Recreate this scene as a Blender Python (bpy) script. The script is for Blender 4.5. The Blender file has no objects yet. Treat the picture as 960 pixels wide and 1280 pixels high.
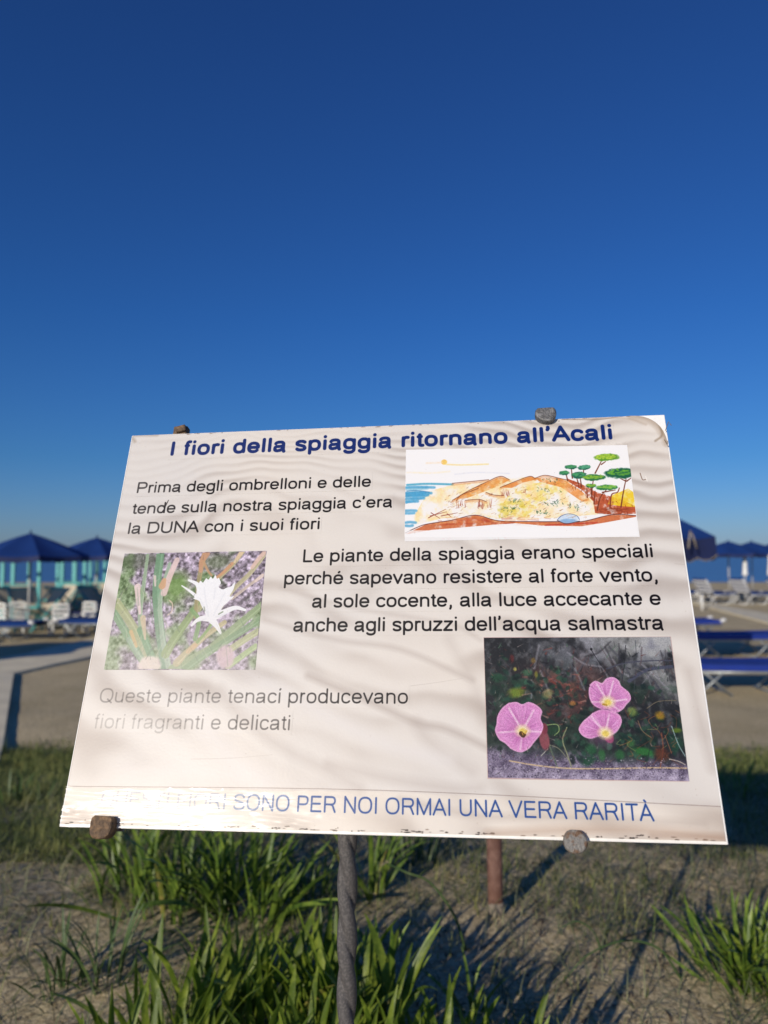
import bpy, math, random
import numpy as np
from mathutils import Vector, Matrix
R = math.radians
random.seed(7)
rng = np.random.default_rng(11)
SC = bpy.context.scene
COL = SC.collection

# ------------------------------------------------------------------ camera
PITCH = math.atan(52 / 924)
CAMZ = 1.8
cam_d = bpy.data.cameras.new('camera')
cam = bpy.data.objects.new('camera', cam_d)
COL.objects.link(cam)
cam.location = (0, 0, CAMZ)
cam.rotation_euler = (R(90) + PITCH, 0, 0)
cam_d.sensor_width = 36
cam_d.lens = 26 * 924 / 924.4
cam_d.clip_start = 0.05
cam_d.clip_end = 20000
cam_d.dof.use_dof = True
cam_d.dof.focus_distance = 0.76
cam_d.dof.aperture_fstop = 5.2
SC.camera = cam
CF = Vector((0, math.cos(PITCH), math.sin(PITCH)))
CU = Vector((0, -math.sin(PITCH), math.cos(PITCH)))
CX = Vector((1, 0, 0))

# ------------------------------------------------------------------ world, sun, exposure
SUN_EL, SUN_AZ = R(18.5), R(31)          # low evening sun behind the viewer's left shoulder
to_sun = Vector((-math.sin(SUN_AZ) * math.cos(SUN_EL), -math.cos(SUN_AZ) * math.cos(SUN_EL), math.sin(SUN_EL)))
w = bpy.data.worlds.new("World")
SC.world = w
w.use_nodes = True
nt = w.node_tree
bg = nt.nodes['Background']
sky = nt.nodes.new('ShaderNodeTexSky')
sky.sky_type = 'NISHITA'
sky.sun_disc = False
sky.sun_elevation = SUN_EL
sky.sun_rotation = math.atan2(to_sun.x, to_sun.y)
sky.altitude = 0
sky.air_density = 1.0
sky.dust_density = 0.3
sky.ozone_density = 3.0
hs = nt.nodes.new('ShaderNodeHueSaturation')
hs.inputs['Saturation'].default_value = 1.0
nt.links.new(sky.outputs[0], hs.inputs['Color'])
# clear dry air: the sky deepens to a saturated blue with height, the same all round
tcw = nt.nodes.new('ShaderNodeTexCoord'); spw = nt.nodes.new('ShaderNodeSeparateXYZ')
nt.links.new(tcw.outputs['Generated'], spw.inputs[0])
rw = nt.nodes.new('ShaderNodeValToRGB')
e = rw.color_ramp.elements
e[0].position, e[0].color = 0.0, (0.34, 0.48, 0.90, 1)
e[1].position, e[1].color = 0.62, (0.165, 0.385, 0.80, 1)
for p_, c_ in ((0.03, (0.31, 0.475, 0.86, 1)), (0.12, (0.20, 0.445, 0.80, 1)), (0.30, (0.155, 0.42, 0.84, 1))):
    q_ = e.new(p_); q_.color = c_
nt.links.new(spw.outputs['Z'], rw.inputs[0])
mw_ = nt.nodes.new('ShaderNodeMix'); mw_.data_type = 'RGBA'; mw_.blend_type = 'MULTIPLY'; mw_.inputs[0].default_value = 1
nt.links.new(hs.outputs[0], mw_.inputs[6]); nt.links.new(rw.outputs[0], mw_.inputs[7])
nt.links.new(mw_.outputs[2], bg.inputs[0])
bg.inputs[1].default_value = 0.10
sd = bpy.data.lights.new('sun', 'SUN')
sd.energy = 3.8
sd.angle = R(0.53)
sd.color = (1.0, 0.90, 0.77)
so = bpy.data.objects.new('sun', sd)
COL.objects.link(so)
so.rotation_euler = (-to_sun).to_track_quat('-Z', 'Y').to_euler()
SC.view_settings.view_transform = 'Standard'
SC.view_settings.look = 'None'
SC.view_settings.exposure = 0.0
SC.view_settings.gamma = 1.0

# ------------------------------------------------------------------ helpers
def srgb(r, g, b):
    f = lambda c: (c / 255 / 12.92) if c / 255 <= 0.04045 else ((c / 255 + 0.055) / 1.055) ** 2.4
    return (f(r), f(g), f(b))

def mat(name, col, rough=0.6, spec=0.5, metal=0.0, var=0.15, vscale=8.0, bump=0.0, bscale=40.0, col2=None, trans=0.0, coat=0.0, c2lo=0.45, c2hi=0.65):
    m = bpy.data.materials.new(name)
    m.use_nodes = True
    t = m.node_tree
    b = t.nodes['Principled BSDF']
    b.inputs['Roughness'].default_value = rough
    b.inputs['Specular IOR Level'].default_value = spec
    b.inputs['Metallic'].default_value = metal
    b.inputs['Coat Weight'].default_value = coat
    tc = t.nodes.new('ShaderNodeTexCoord')
    n = t.nodes.new('ShaderNodeTexNoise')
    n.inputs['Scale'].default_value = vscale
    n.inputs['Detail'].default_value = 6
    t.links.new(tc.outputs['Object'], n.inputs['Vector'])
    cr = t.nodes.new('ShaderNodeValToRGB')
    if col2 is None:
        lo = tuple(max(0, c * (1 - var)) for c in col)
        hi = tuple(min(1, c * (1 + var)) for c in col)
        cr.color_ramp.elements[0].position = 0.3
        cr.color_ramp.elements[1].position = 0.7
    else:
        lo, hi = col, col2
        cr.color_ramp.elements[0].position = c2lo
        cr.color_ramp.elements[1].position = c2hi
    cr.color_ramp.elements[0].color = (*lo, 1)
    cr.color_ramp.elements[1].color = (*hi, 1)
    t.links.new(n.outputs['Fac'], cr.inputs[0])
    t.links.new(cr.outputs[0], b.inputs['Base Color'])
    if bump > 0:
        n2 = t.nodes.new('ShaderNodeTexNoise')
        n2.inputs['Scale'].default_value = bscale
        n2.inputs['Detail'].default_value = 5
        t.links.new(tc.outputs['Object'], n2.inputs['Vector'])
        bp = t.nodes.new('ShaderNodeBump')
        bp.inputs['Strength'].default_value = bump
        bp.inputs['Distance'].default_value = 0.01
        t.links.new(n2.outputs['Fac'], bp.inputs['Height'])
        t.links.new(bp.outputs[0], b.inputs['Normal'])
    if trans > 0:
        tl = t.nodes.new('ShaderNodeBsdfTranslucent')
        t.links.new(cr.outputs[0], tl.inputs['Color'])
        mx = t.nodes.new('ShaderNodeMixShader')
        mx.inputs[0].default_value = trans
        t.links.new(b.outputs[0], mx.inputs[1])
        t.links.new(tl.outputs[0], mx.inputs[2])
        t.links.new(mx.outputs[0], t.nodes['Material Output'].inputs['Surface'])
    return m

class MB:
    """collects shapes, builds ONE mesh object"""
    def __init__(s): s.v, s.f = [], []
    def add(s, vs, fs):
        o = len(s.v)
        s.v += [tuple(x) for x in vs]
        s.f += [tuple(o + i for i in f) for f in fs]
    def box(s, c, d, M=None):
        x, y, z = d[0] / 2, d[1] / 2, d[2] / 2
        vs = [Vector((a * x, b * y, e * z)) for a in (-1, 1) for b in (-1, 1) for e in (-1, 1)]
        if M is not None: vs = [M @ v for v in vs]
        s.add([v + Vector(c) for v in vs], [(0, 1, 3, 2), (4, 6, 7, 5), (0, 4, 5, 1), (2, 3, 7, 6), (0, 2, 6, 4), (1, 5, 7, 3)])
    def tube(s, pts, r, n=8, cap=True, twist=0.0, r1=None, flat=1.0):
        pts = [Vector(p) for p in pts]
        rings = []
        up = Vector((0, 0, 1))
        m = len(pts)
        prev = None
        for i, p in enumerate(pts):
            d = (pts[min(i + 1, m - 1)] - pts[max(i - 1, 0)]).normalized()
            if prev is None:
                a = up if abs(d.z) < 0.95 else Vector((0, 1, 0))
                prev = d.cross(a).normalized()
            sx = (prev - d * prev.dot(d)).normalized()
            prev = sx
            sy = d.cross(sx)
            rr = r if r1 is None else r + (r1 - r) * i / (m - 1)
            rings.append([p + rr * (math.cos(2 * math.pi * k / n + twist * i) * sx + flat * math.sin(2 * math.pi * k / n + twist * i) * sy) for k in range(n)])
        vs = [v for rg in rings for v in rg]
        fs = [(i * n + k, i * n + (k + 1) % n, (i + 1) * n + (k + 1) % n, (i + 1) * n + k) for i in range(m - 1) for k in range(n)]
        if cap: fs += [tuple(range(n))[::-1], tuple((m - 1) * n + k for k in range(n))]
        s.add(vs, fs)
    def build(s, name, m, parent=None, smooth=False, loc=None, bevel=0.0):
        me = bpy.data.meshes.new(name)
        me.from_pydata(s.v, [], s.f)
        me.update()
        if smooth:
            for p in me.polygons: p.use_smooth = True
        me.materials.append(m)
        o = bpy.data.objects.new(name, me)
        COL.objects.link(o)
        if parent is not None: o.parent = parent
        if loc is not None: o.location = loc
        if bevel > 0:
            b = o.modifiers.new('bevel', 'BEVEL')
            b.width = bevel
            b.segments = 2
            b.limit_method = 'ANGLE'
        return o

def npmesh(name, V, F, m, parent=None, smooth=True):
    me = bpy.data.meshes.new(name)
    V = np.asarray(V, np.float32); F = np.asarray(F, np.int32)
    me.vertices.add(len(V)); me.vertices.foreach_set('co', V.ravel())
    k = F.shape[1]
    me.loops.add(F.size); me.loops.foreach_set('vertex_index', F.ravel())
    me.polygons.add(len(F)); me.polygons.foreach_set('loop_start', np.arange(0, F.size, k, dtype=np.int32))
    me.polygons.foreach_set('use_smooth', np.full(len(F), smooth))
    me.update(calc_edges=True)
    me.materials.append(m)
    o = bpy.data.objects.new(name, me)
    COL.objects.link(o)
    if parent is not None: o.parent = parent
    return o

def tag(o, label=None, cat=None, group=None, kind=None):
    if label: o['label'] = label
    if cat: o['category'] = cat
    if group: o['group'] = group
    if kind: o['kind'] = kind
    return o

def empty(name, loc, rz=0):
    o = bpy.data.objects.new(name, None)
    COL.objects.link(o)
    o.location = loc
    o.rotation_euler = (0, 0, rz)
    o.empty_display_size = 0.2
    return o

def copy_tree(o, parent=None):
    c = o.copy()
    COL.objects.link(c)
    if parent is not None: c.parent = parent
    for ch in list(o.children): copy_tree(ch, c)
    return c

def sstep(a, b, x):
    t = np.clip((x - a) / (b - a), 0, 1)
    return t * t * (3 - 2 * t)

_grids = {}
def vnoise(x, y, seed=0):
    if seed not in _grids: _grids[seed] = np.random.default_rng(100 + seed).random((256, 256))
    g = _grids[seed]
    xi, yi = np.floor(x).astype(int), np.floor(y).astype(int)
    fx, fy = x - xi, y - yi
    fx, fy = fx * fx * (3 - 2 * fx), fy * fy * (3 - 2 * fy)
    a = g[yi & 255, xi & 255]; b = g[yi & 255, (xi + 1) & 255]
    c = g[(yi + 1) & 255, xi & 255]; d = g[(yi + 1) & 255, (xi + 1) & 255]
    return (a * (1 - fx) + b * fx) * (1 - fy) + (c * (1 - fx) + d * fx) * fy

def fbm(x, y, seed=0, o=4):
    s, a, t = 0, 1, 0
    for i in range(o):
        s = s + a * vnoise(x * 2 ** i + 17.3 * i, y * 2 ** i + 5.1 * i, seed + i); t += a; a *= 0.5
    return s / t

# ------------------------------------------------------------------ ground, path, sea
def ground_z(x, y):
    x = np.asarray(x, float); y = np.asarray(y, float)
    edge = 7.3 + 0.5 * (vnoise(x * 0.35 + 40, y * 0 + 3.0, 1) - 0.5)
    dune = 0.8 * (1 - sstep(1.9, edge, y)) ** 0.95
    z = dune
    near = 1 - sstep(6, 9, y)
    z = z + near * (0.06 * (fbm(x * 1.3 + 9, y * 1.3 + 20, 2, 4) - 0.5) + 0.022 * (fbm(x * 6 + 30, y * 6 + 11, 3, 3) - 0.5))
    z = z + (1 - near) * 0.05 * (fbm(x * 0.9 + 70, y * 0.9 + 50, 4, 4) - 0.5)
    z = z - 0.035 * np.clip(y - 46, 0, 100)
    return z

def gz(x, y): return float(ground_z(x, y))

def at(px, py, z=None):
    """world point on the terrain (or on height z) seen at a place of the photograph"""
    d = CX * ((px - 480) / 924) + CU * ((640 - py) / 924) + CF
    zz = 0.8 if z is None else z
    for _ in range(40):
        t = (zz - CAMZ) / d.z
        p = Vector((0, 0, CAMZ)) + d * t
        if z is not None: return p
        zz = 0.6 * zz + 0.4 * gz(p.x, p.y)
    return p

def axis(lo, hi, dense0, dense1, step, grow=1.12):
    a = list(np.arange(dense0, dense1, step))
    s, v = step, dense1
    while v < hi: a.append(v); s *= grow; v += s
    a.append(hi)
    s, v = step * grow, dense0 - step
    while v > lo: a.insert(0, v); s *= grow; v -= s
    a.insert(0, lo)
    return np.array(a)

M_sand = mat('sand', (0.44, 0.385, 0.27), rough=0.95, spec=0.1)
def sand_nodes(m):
    t = m.node_tree; b = t.nodes['Principled BSDF']
    g = t.nodes.new('ShaderNodeNewGeometry')
    def noise(s, d=6, rough=0.6):
        n = t.nodes.new('ShaderNodeTexNoise'); n.inputs['Scale'].default_value = s; n.inputs['Detail'].default_value = d
        n.inputs['Roughness'].default_value = rough
        t.links.new(g.outputs['Position'], n.inputs['Vector']); return n
    def ramp(src, p0, c0, p1, c1):
        r = t.nodes.new('ShaderNodeValToRGB'); e = r.color_ramp.elements
        e[0].position, e[0].color, e[1].position, e[1].color = p0, (*c0, 1), p1, (*c1, 1)
        t.links.new(src, r.inputs[0]); return r
    def mul(a, c, f=1.0):
        x = t.nodes.new('ShaderNodeMix'); x.data_type = 'RGBA'; x.blend_type = 'MULTIPLY'; x.inputs[0].default_value = f
        t.links.new(a, x.inputs[6]); t.links.new(c, x.inputs[7]); return x.outputs[2]
    base = ramp(noise(1.1).outputs[0], 0.35, (0.60, 0.50, 0.30), 0.65, (0.74, 0.62, 0.385))
    grit = ramp(noise(160, 3).outputs[0], 0.33, (0.55, 0.52, 0.48), 0.6, (1.1, 1.1, 1.1))
    litter = ramp(noise(38, 8, 0.75).outputs[0], 0.40, (0.36, 0.31, 0.26), 0.52, (1, 1, 1))
    c = mul(base.outputs[0], grit.outputs[0], 0.8)
    c = mul(c, litter.outputs[0], 0.6)
    t.links.new(c, b.inputs['Base Color'])
    n1 = noise(22, 8, 0.7); n2 = noise(240, 2)
    ad = t.nodes.new('ShaderNodeMath'); ad.operation = 'MULTIPLY_ADD'; ad.inputs[1].default_value = 0.12
    t.links.new(n2.outputs[0], ad.inputs[0]); t.links.new(n1.outputs[0], ad.inputs[2])
    bp = t.nodes.new('ShaderNodeBump'); bp.inputs['Strength'].default_value = 0.9; bp.inputs['Distance'].default_value = 0.018
    t.links.new(ad.outputs[0], bp.inputs['Height']); t.links.new(bp.outputs[0], b.inputs['Normal'])
sand_nodes(M_sand)

xs = axis(-4000, 4000, -3.2, 3.2, 0.035, 1.07)
ys = axis(-300, 400, 1.2, 6.5, 0.035, 1.05)
X, Y = np.meshgrid(xs, ys)
Z = ground_z(X, Y)
nx, ny = len(xs), len(ys)
idx = np.arange(nx * ny).reshape(ny, nx)
F = np.stack([idx[:-1, :-1], idx[:-1, 1:], idx[1:, 1:], idx[1:, :-1]], -1).reshape(-1, 4)
g = npmesh('sand_ground', np.stack([X, Y, Z], -1).reshape(-1, 3), F, M_sand)
tag(g, 'grey brown sand of the dune and the flat beach behind', kind='structure')

M_sea = mat('sea_water', srgb(74, 116, 158), rough=0.35, spec=0.5, var=0.12, vscale=0.05)
t = M_sea.node_tree
wv = t.nodes.new('ShaderNodeTexNoise'); wv.inputs['Scale'].default_value = 1.2; wv.inputs['Detail'].default_value = 6
gg = t.nodes.new('ShaderNodeNewGeometry'); t.links.new(gg.outputs['Position'], wv.inputs['Vector'])
bp = t.nodes.new('ShaderNodeBump'); bp.inputs['Strength'].default_value = 0.6; bp.inputs['Distance'].default_value = 0.25
t.links.new(wv.outputs[0], bp.inputs['Height']); t.links.new(bp.outputs[0], t.nodes['Principled BSDF'].inputs['Normal'])
s = MB(); s.add([(-9000, 44, -0.2), (9000, 44, -0.2), (9000, 12000, -0.2), (-9000, 12000, -0.2)], [(0, 1, 2, 3)])
tag(s.build('sea', M_sea), 'calm blue sea behind the beach umbrellas', kind='structure')

M_conc = mat('pale_concrete', (0.72, 0.64, 0.45), rough=0.9, var=0.12, vscale=3, bump=0.3, bscale=30)
def path(name, left, right, th, label):
    mb = MB()
    n = len(left)
    for i in range(n - 1):
        a, b, c, d = left[i], right[i], right[i + 1], left[i + 1]
        zs = [gz(*q) + th for q in (a, b, c, d)]
        top = [(*q, z) for q, z in zip((a, b, c, d), zs)]
        bot = [(*q, z - th - 0.15) for q, z in zip((a, b, c, d), zs)]
        mb.add(top + bot, [(0, 1, 2, 3), (0, 4, 5, 1), (2, 6, 7, 3), (1, 5, 6, 2), (0, 3, 7, 4)])
    return tag(mb.build(name, M_conc), label, kind='structure')
def lerp2(P, k):
    out = []
    for i in range(len(P) - 1):
        for j in range(k): out.append(tuple(P[i][q] + (P[i + 1][q] - P[i][q]) * j / k for q in (0, 1)))
    return out + [P[-1]]
path('concrete_path', lerp2([(-5.9, 5.0), (-6.75, 11.4), (-6.45, 12.6), (-6.1, 15.3), (-5.2, 22)], 14),
     lerp2([(-2.6, 5.0), (-5.5, 11.1), (-5.12, 12.5), (-4.4, 15.3), (-3.6, 22)], 14), 0.045, 'pale concrete walkway bending at left before the sun loungers')
path('concrete_path', lerp2([(8.2, 9.5), (9.77, 18.8), (10.8, 25.2), (12.0, 33)], 10),
     lerp2([(9.9, 12.5), (11.2, 21.6), (11.6, 27), (12.9, 33)], 10), 0.05, 'pale walkway crossing the sand at right between loungers')

# ------------------------------------------------------------------ the printed sheet: painted in numpy, lengths in millimetres
PX = 3.2                                  # picture elements per millimetre
SW, SH = 600.0, 420.0
W_, H_ = int(SW * PX), int(SH * PX)
gy, gx = np.mgrid[0:H_, 0:W_]
MX, MY = (gx + 0.5) / PX, (gy + 0.5) / PX
img = np.zeros((H_, W_, 3))
def col(*c): return np.array(c, float) / 255
# sand ripples of the background print
wx = fbm(MX / 150, MY / 170, 20, 3); wy = fbm(MX / 40 + 7, MY / 25, 24, 4)
ph = (MY + (0.06 + .42 * np.clip(1 - MY / 330, 0, 1)) * MX + 46 * (wx - 0.5) * 2 + 3 * (wy - .5))
period = 11 + 50 * np.clip(1 - MY / 400, 0, 1) ** 1.3
coord = np.cumsum(1 / period[:, 0]) / PX
base_c = np.interp(MY[:, 0], MY[:, 0], coord)
phase = base_c[:, None] + (ph - MY) / (period * 0.9)
saw = phase % 1.0
rip = np.where(saw < 0.62, saw / 0.62, (1 - saw) / 0.38)
rip = (rip * rip * (3 - 2 * rip)) ** 1.4
amp = (0.10 + 0.62 * sstep(0.35, 0.65, fbm(MX / 120 + 3, MY / 60 + 8, 28, 3)))
rip *= amp
lo, hi = col(180, 169, 161), col(227, 222, 216)
warm = fbm(MX / 200 + 5, MY / 150, 31, 3)
img[:] = hi - (hi - lo) * np.clip(rip * 0.95, 0, 1)[..., None]
img += (warm[..., None] - 0.5) * np.array([0.05, 0.03, 0.0])
img += (rng.random((H_, W_, 1)) - 0.5) * 0.02

def _box(x0, x1, y0, y1):
    a, b = max(0, int(x0 * PX) - 2), min(W_, int(x1 * PX) + 3)
    c, d = max(0, int(y0 * PX) - 2), min(H_, int(y1 * PX) + 3)
    return (slice(c, d), slice(a, b)) if a < b and c < d else None
CLIP = [0, SW, 0, SH]
def blend(sl, cov, c, alpha):
    mx, my = MX[sl], MY[sl]
    cov = cov * alpha * ((mx > CLIP[0]) & (mx < CLIP[1]) & (my > CLIP[2]) & (my < CLIP[3]))
    img[sl] = img[sl] * (1 - cov[..., None]) + np.asarray(c) * cov[..., None]
def smooth_pts(P, k=6):
    P = [np.array(p, float) for p in P]
    if len(P) < 3: return P
    Q = [2 * P[0] - P[1]] + P + [2 * P[-1] - P[-2]]
    out = []
    for i in range(1, len(Q) - 2):
        a, b, c, d = Q[i - 1], Q[i], Q[i + 1], Q[i + 2]
        for j in range(k):
            t = j / k
            out.append(0.5 * ((2 * b) + (-a + c) * t + (2 * a - 5 * b + 4 * c - d) * t * t + (-a + 3 * b - 3 * c + d) * t ** 3))
    return out + [P[-1]]
def stroke(P, wd, c, alpha=1.0, w1=None, soft=0.3, smooth=True, alpha_fn=None, wmid=None):
    P = smooth_pts(P) if smooth else [np.array(p, float) for p in P]
    n = len(P)
    if wmid is not None: ws = [wd + (wmid - wd) * math.sin(math.pi * i / (n - 1)) for i in range(n)]
    else: ws = [wd if w1 is None else wd + (w1 - wd) * i / (n - 1) for i in range(n)]
    mw = max(ws) / 2 + soft
    xs_, ys_ = [p[0] for p in P], [p[1] for p in P]
    sl = _box(min(xs_) - mw, max(xs_) + mw, min(ys_) - mw, max(ys_) + mw)
    if sl is None: return
    mx, my = MX[sl], MY[sl]
    best = np.full(mx.shape, 1e9)
    for i in range(n - 1):
        a, b = P[i], P[i + 1]
        d = b - a; L = d @ d + 1e-9
        t = np.clip(((mx - a[0]) * d[0] + (my - a[1]) * d[1]) / L, 0, 1)
        dist = np.hypot(mx - a[0] - t * d[0], my - a[1] - t * d[1]) - (ws[i] + (ws[i + 1] - ws[i]) * t) / 2
        best = np.minimum(best, dist)
    cov = np.clip(0.5 - best / soft, 0, 1)
    if alpha_fn is not None: cov = cov * alpha_fn(mx, my)
    blend(sl, cov, c, alpha)
def poly(P, c, alpha=1.0, noise=None, soft=0):
    P = [np.array(p, float) for p in P]
    xs_, ys_ = [p[0] for p in P], [p[1] for p in P]
    sl = _box(min(xs_), max(xs_), min(ys_), max(ys_))
    if sl is None: return
    mx, my = MX[sl], MY[sl]
    acc = np.zeros(mx.shape)
    for ox, oy in ((-.25, -.25), (.25, -.25), (-.25, .25), (.25, .25)):
        ins = np.zeros(mx.shape, bool)
        x, y = mx + ox / PX, my + oy / PX
        j = len(P) - 1
        for i in range(len(P)):
            (xi, yi), (xj, yj) = P[i], P[j]
            if yi != yj:
                ins ^= ((yi > y) != (yj > y)) & (x < (xj - xi) * (y - yi) / (yj - yi) + xi)
            j = i
        acc += ins
    cov = acc / 4
    if noise is not None: cov = cov * noise(mx, my)
    blend(sl, cov, c, alpha)
def blob(cx, cy, rx, ry, c, alpha=1.0, rot=0.0, soft=0.25, rag=0.0):
    r = max(rx, ry) * (1 + soft + rag)
    sl = _box(cx - r, cx + r, cy - r, cy + r)
    if sl is None: return
    mx, my = MX[sl] - cx, MY[sl] - cy
    x = mx * math.cos(rot) + my * math.sin(rot); y = -mx * math.sin(rot) + my * math.cos(rot)
    d = np.hypot(x / rx, y / ry)
    if rag: d = d + rag * (fbm((mx + cx) / max(rx, ry) * 3, (my + cy) / max(rx, ry) * 3, 40, 3) - 0.5) * 2
    blend(sl, np.clip((1 + soft / 2 - d) / max(soft, 1e-3), 0, 1), c, alpha)

# flat position on the sheet of a point of the photograph
HI = np.array([[1.4562253973414045, -0.2672248667288321, 484.09736250177554], [0.04774245413561325, 1.8055328109440498, 723.445747738982], [0.13679328818133388, -0.4652634572219359, 967.222405939151]])
def uv(x, y):
    p = HI @ np.array([x - 480, 640 - y, 1.0]); p /= p[2]
    return np.array([p[0] * 600, p[1] * 420])

# broad dune shadows of the background print
for P, wd, a in [([(385, 845), (450, 872), (520, 903), (560, 912), (620, 940)], 6, .40), ([(275, 862), (300, 895), (345, 930), (400, 958), (450, 985)], 9, .22),
                 ([(330, 775), (420, 800), (500, 812), (590, 850)], 5, .28), ([(350, 735), (440, 760), (560, 780), (600, 800)], 4, .2),
                 ([(860, 840), (875, 900), (890, 960)], 8, .25), ([(410, 955), (480, 972), (560, 985), (600, 985)], 8, .22), ([(520, 905), (540, 930), (590, 965)], 10, .2),
                 ([(500, 1000), (600, 1020), (700, 1022), (880, 1030)], 6, .25), ([(560, 800), (590, 850), (605, 900)], 9, .15)]:
    stroke([uv(*p) for p in P], wd, col(178, 166, 158), a * 1.4, soft=wd * 1.1)
for P, wd, a in [([(300, 835), (380, 880), (480, 930), (560, 950)], 10, .5), ([(180, 850), (230, 880), (290, 950), (330, 975)], 14, .4), ([(160, 960), (300, 970)], 14, .3)]:
    stroke([uv(*p) for p in P], wd, col(230, 226, 224), a, soft=wd * 1.2)

# ---- picture one: watercolour of dunes, sea and umbrella pines
def z1(x, y): return uv(500 + x / 3.097, 550 + y / 3.097)
def Z1(*P): return [z1(*p) for p in P]
poly([(322.2, 388), (558.2, 384.4), (559.7, 279.0), (322.1, 284.0)], col(246, 246, 248))
def wash(seed, sc=9.0, lo_=0.25, hi_=0.8): return lambda x, y: sstep(lo_, hi_, fbm(x / sc, y / sc, seed, 4)) * 0.9 + 0.1
CLIP[:] = [322.3, 558.6, 279.5, 387]
blob(*z1(168, 88), 3.2, 3.2, col(245, 205, 110)); stroke(Z1((175, 97), (240, 99), (338, 96)), 1.6, col(248, 226, 150), .8, soft=1)
stroke(Z1((100, 92), (160, 90)), 2, col(250, 225, 190), .5, soft=1.5)
stroke(Z1((25, 128), (120, 130), (190, 124)), 1.8, col(250, 240, 215), .8, soft=1.5)
stroke(Z1((210, 135), (300, 128), (420, 132)), 1.2, col(228, 230, 238), .8, soft=1.5)
poly(Z1((90, 230), (110, 200), (200, 176), (300, 166), (385, 145), (430, 152), (500, 144), (560, 150), (640, 158), (740, 230), (765, 290), (640, 300), (480, 312), (380, 310), (290, 290), (150, 308), (60, 330), (50, 300)), col(250, 222, 150), .75, wash(50, 8))
stroke(Z1((24, 190), (50, 192), (100, 188)), 4, col(88, 176, 210), .6, soft=2.5); stroke(Z1((22, 212), (50, 214), (90, 210)), 5, col(60, 150, 200), .6, soft=2.5); poly(Z1((19, 205), (60, 200), (122, 206), (100, 222), (60, 240), (19, 250)), col(72, 164, 208), .6, wash(70, 4, .1, .6))
poly(Z1((200, 236), (300, 180), (385, 145), (420, 158), (380, 180), (260, 226)), col(232, 150, 66), .85, wash(51, 5, .1, .6))
poly(Z1((385, 186), (500, 144), (540, 152), (470, 168), (430, 188)), col(230, 138, 62), .85, wash(52, 5, .1, .6))
poly(Z1((440, 180), (600, 160), (660, 180), (560, 240), (480, 300), (380, 300), (400, 240)), col(240, 208, 70), .6, wash(53, 4, .3, .75))
poly(Z1((370, 250), (470, 230), (500, 300), (380, 305)), col(214, 196, 50), .5, wash(54, 4, .3, .7))
poly(Z1((520, 150), (620, 150), (700, 200), (740, 240), (700, 240), (620, 185), (540, 165)), col(232, 140, 60), .8, wash(55, 5, .1, .6))
poly(Z1((640, 150), (690, 168), (760, 205), (860, 235), (912, 262), (912, 288), (800, 290), (752, 285), (745, 240), (700, 195), (650, 165)), col(182, 74, 36), .9, wash(56, 3.5, .1, .55))
poly(Z1((820, 215), (880, 190), (908, 210), (908, 262), (850, 258), (800, 250)), col(240, 204, 40), .9, wash(57, 5, .15, .6))
for k in range(34):
    a = random.uniform(655, 900); b = 165 + (a - 650) * 0.42 + random.uniform(-16, 30); b = min(b, 285)
    stroke(Z1((a, b), (a + random.uniform(-4, 6), b + random.uniform(6, 18))), 0.8, col(140, 46, 24), .7, w1=.3)
# sea
stroke(Z1((25, 176), (100, 172), (200, 174)), 2.4, col(74, 168, 200), .85, soft=.8)
for P in (((22, 186), (60, 184), (130, 186)), ((20, 208), (70, 206), (118, 208)), ((20, 218), (60, 217), (105, 216)), ((20, 230), (50, 229), (90, 228)), ((20, 242), (40, 241), (66, 240)),
          ((20, 276), (40, 275), (60, 276)), ((20, 286), (36, 286), (52, 285)), ((20, 322), (36, 320), (58, 322)), ((20, 334), (34, 335), (46, 333))):
    stroke(Z1(*P), 3.0, col(66, 158, 206), .72, soft=1.2)
stroke(Z1((24, 200), (60, 198), (110, 204)), 1.2, col(30, 110, 170), .6)
# dune lines
BR = col(112, 52, 30)
for P in (((200, 236), (260, 200), (330, 166), (385, 143), (420, 156)), ((385, 186), (450, 160), (500, 143), (520, 152)), ((200, 170), (270, 163), (340, 156)), ((520, 150), (560, 139), (620, 152), (650, 158)),
          ((250, 236), (300, 232), (330, 240)), ((330, 205), (360, 215), (400, 218)), ((215, 238), (235, 215), (300, 190))):
    stroke(Z1(*P), 0.8, BR, .9); stroke(Z1(*[(a_, b_ + 5) for a_, b_ in P]), 2.2, col(222, 140, 70), .5, soft=1.5)
for cx, cy, n, h in ((236, 258, 12, 22), (322, 262, 18, 34), (410, 214, 12, 24), (480, 205, 4, 12)):
    for k in range(n):
        x = cx + random.uniform(-1, 1) * n * 1.6
        stroke(Z1((x, cy + random.uniform(-4, 8)), (x + random.uniform(-6, 6), cy - h * random.uniform(.3, 1))), 0.5, col(160, 70, 50), .85, w1=.2)
for P in (((108, 303), (175, 270)), ((118, 284), (152, 306)), ((158, 296), (220, 284)), ((115, 296), (178, 280)), ((180, 288), (196, 300))): stroke(Z1(*P), 1.0, col(150, 66, 48), .9, w1=.5)
for cx, cy, n in ((430, 270, 26), (440, 237, 16), (540, 285, 22), (595, 246, 30), (556, 198, 14), (668, 262, 16), (585, 158, 10)):
    for k in range(n):
        x, y = cx + random.gauss(0, 16), cy + random.gauss(0, 5)
        stroke(Z1((x, y), (x + random.uniform(-7, 7), y - random.uniform(2, 8))), random.uniform(.4, 1.1), col(*random.choice([(40, 92, 62), (86, 130, 96), (28, 60, 44), (150, 176, 150), (70, 110, 50)])), .85, w1=.3)
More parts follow.
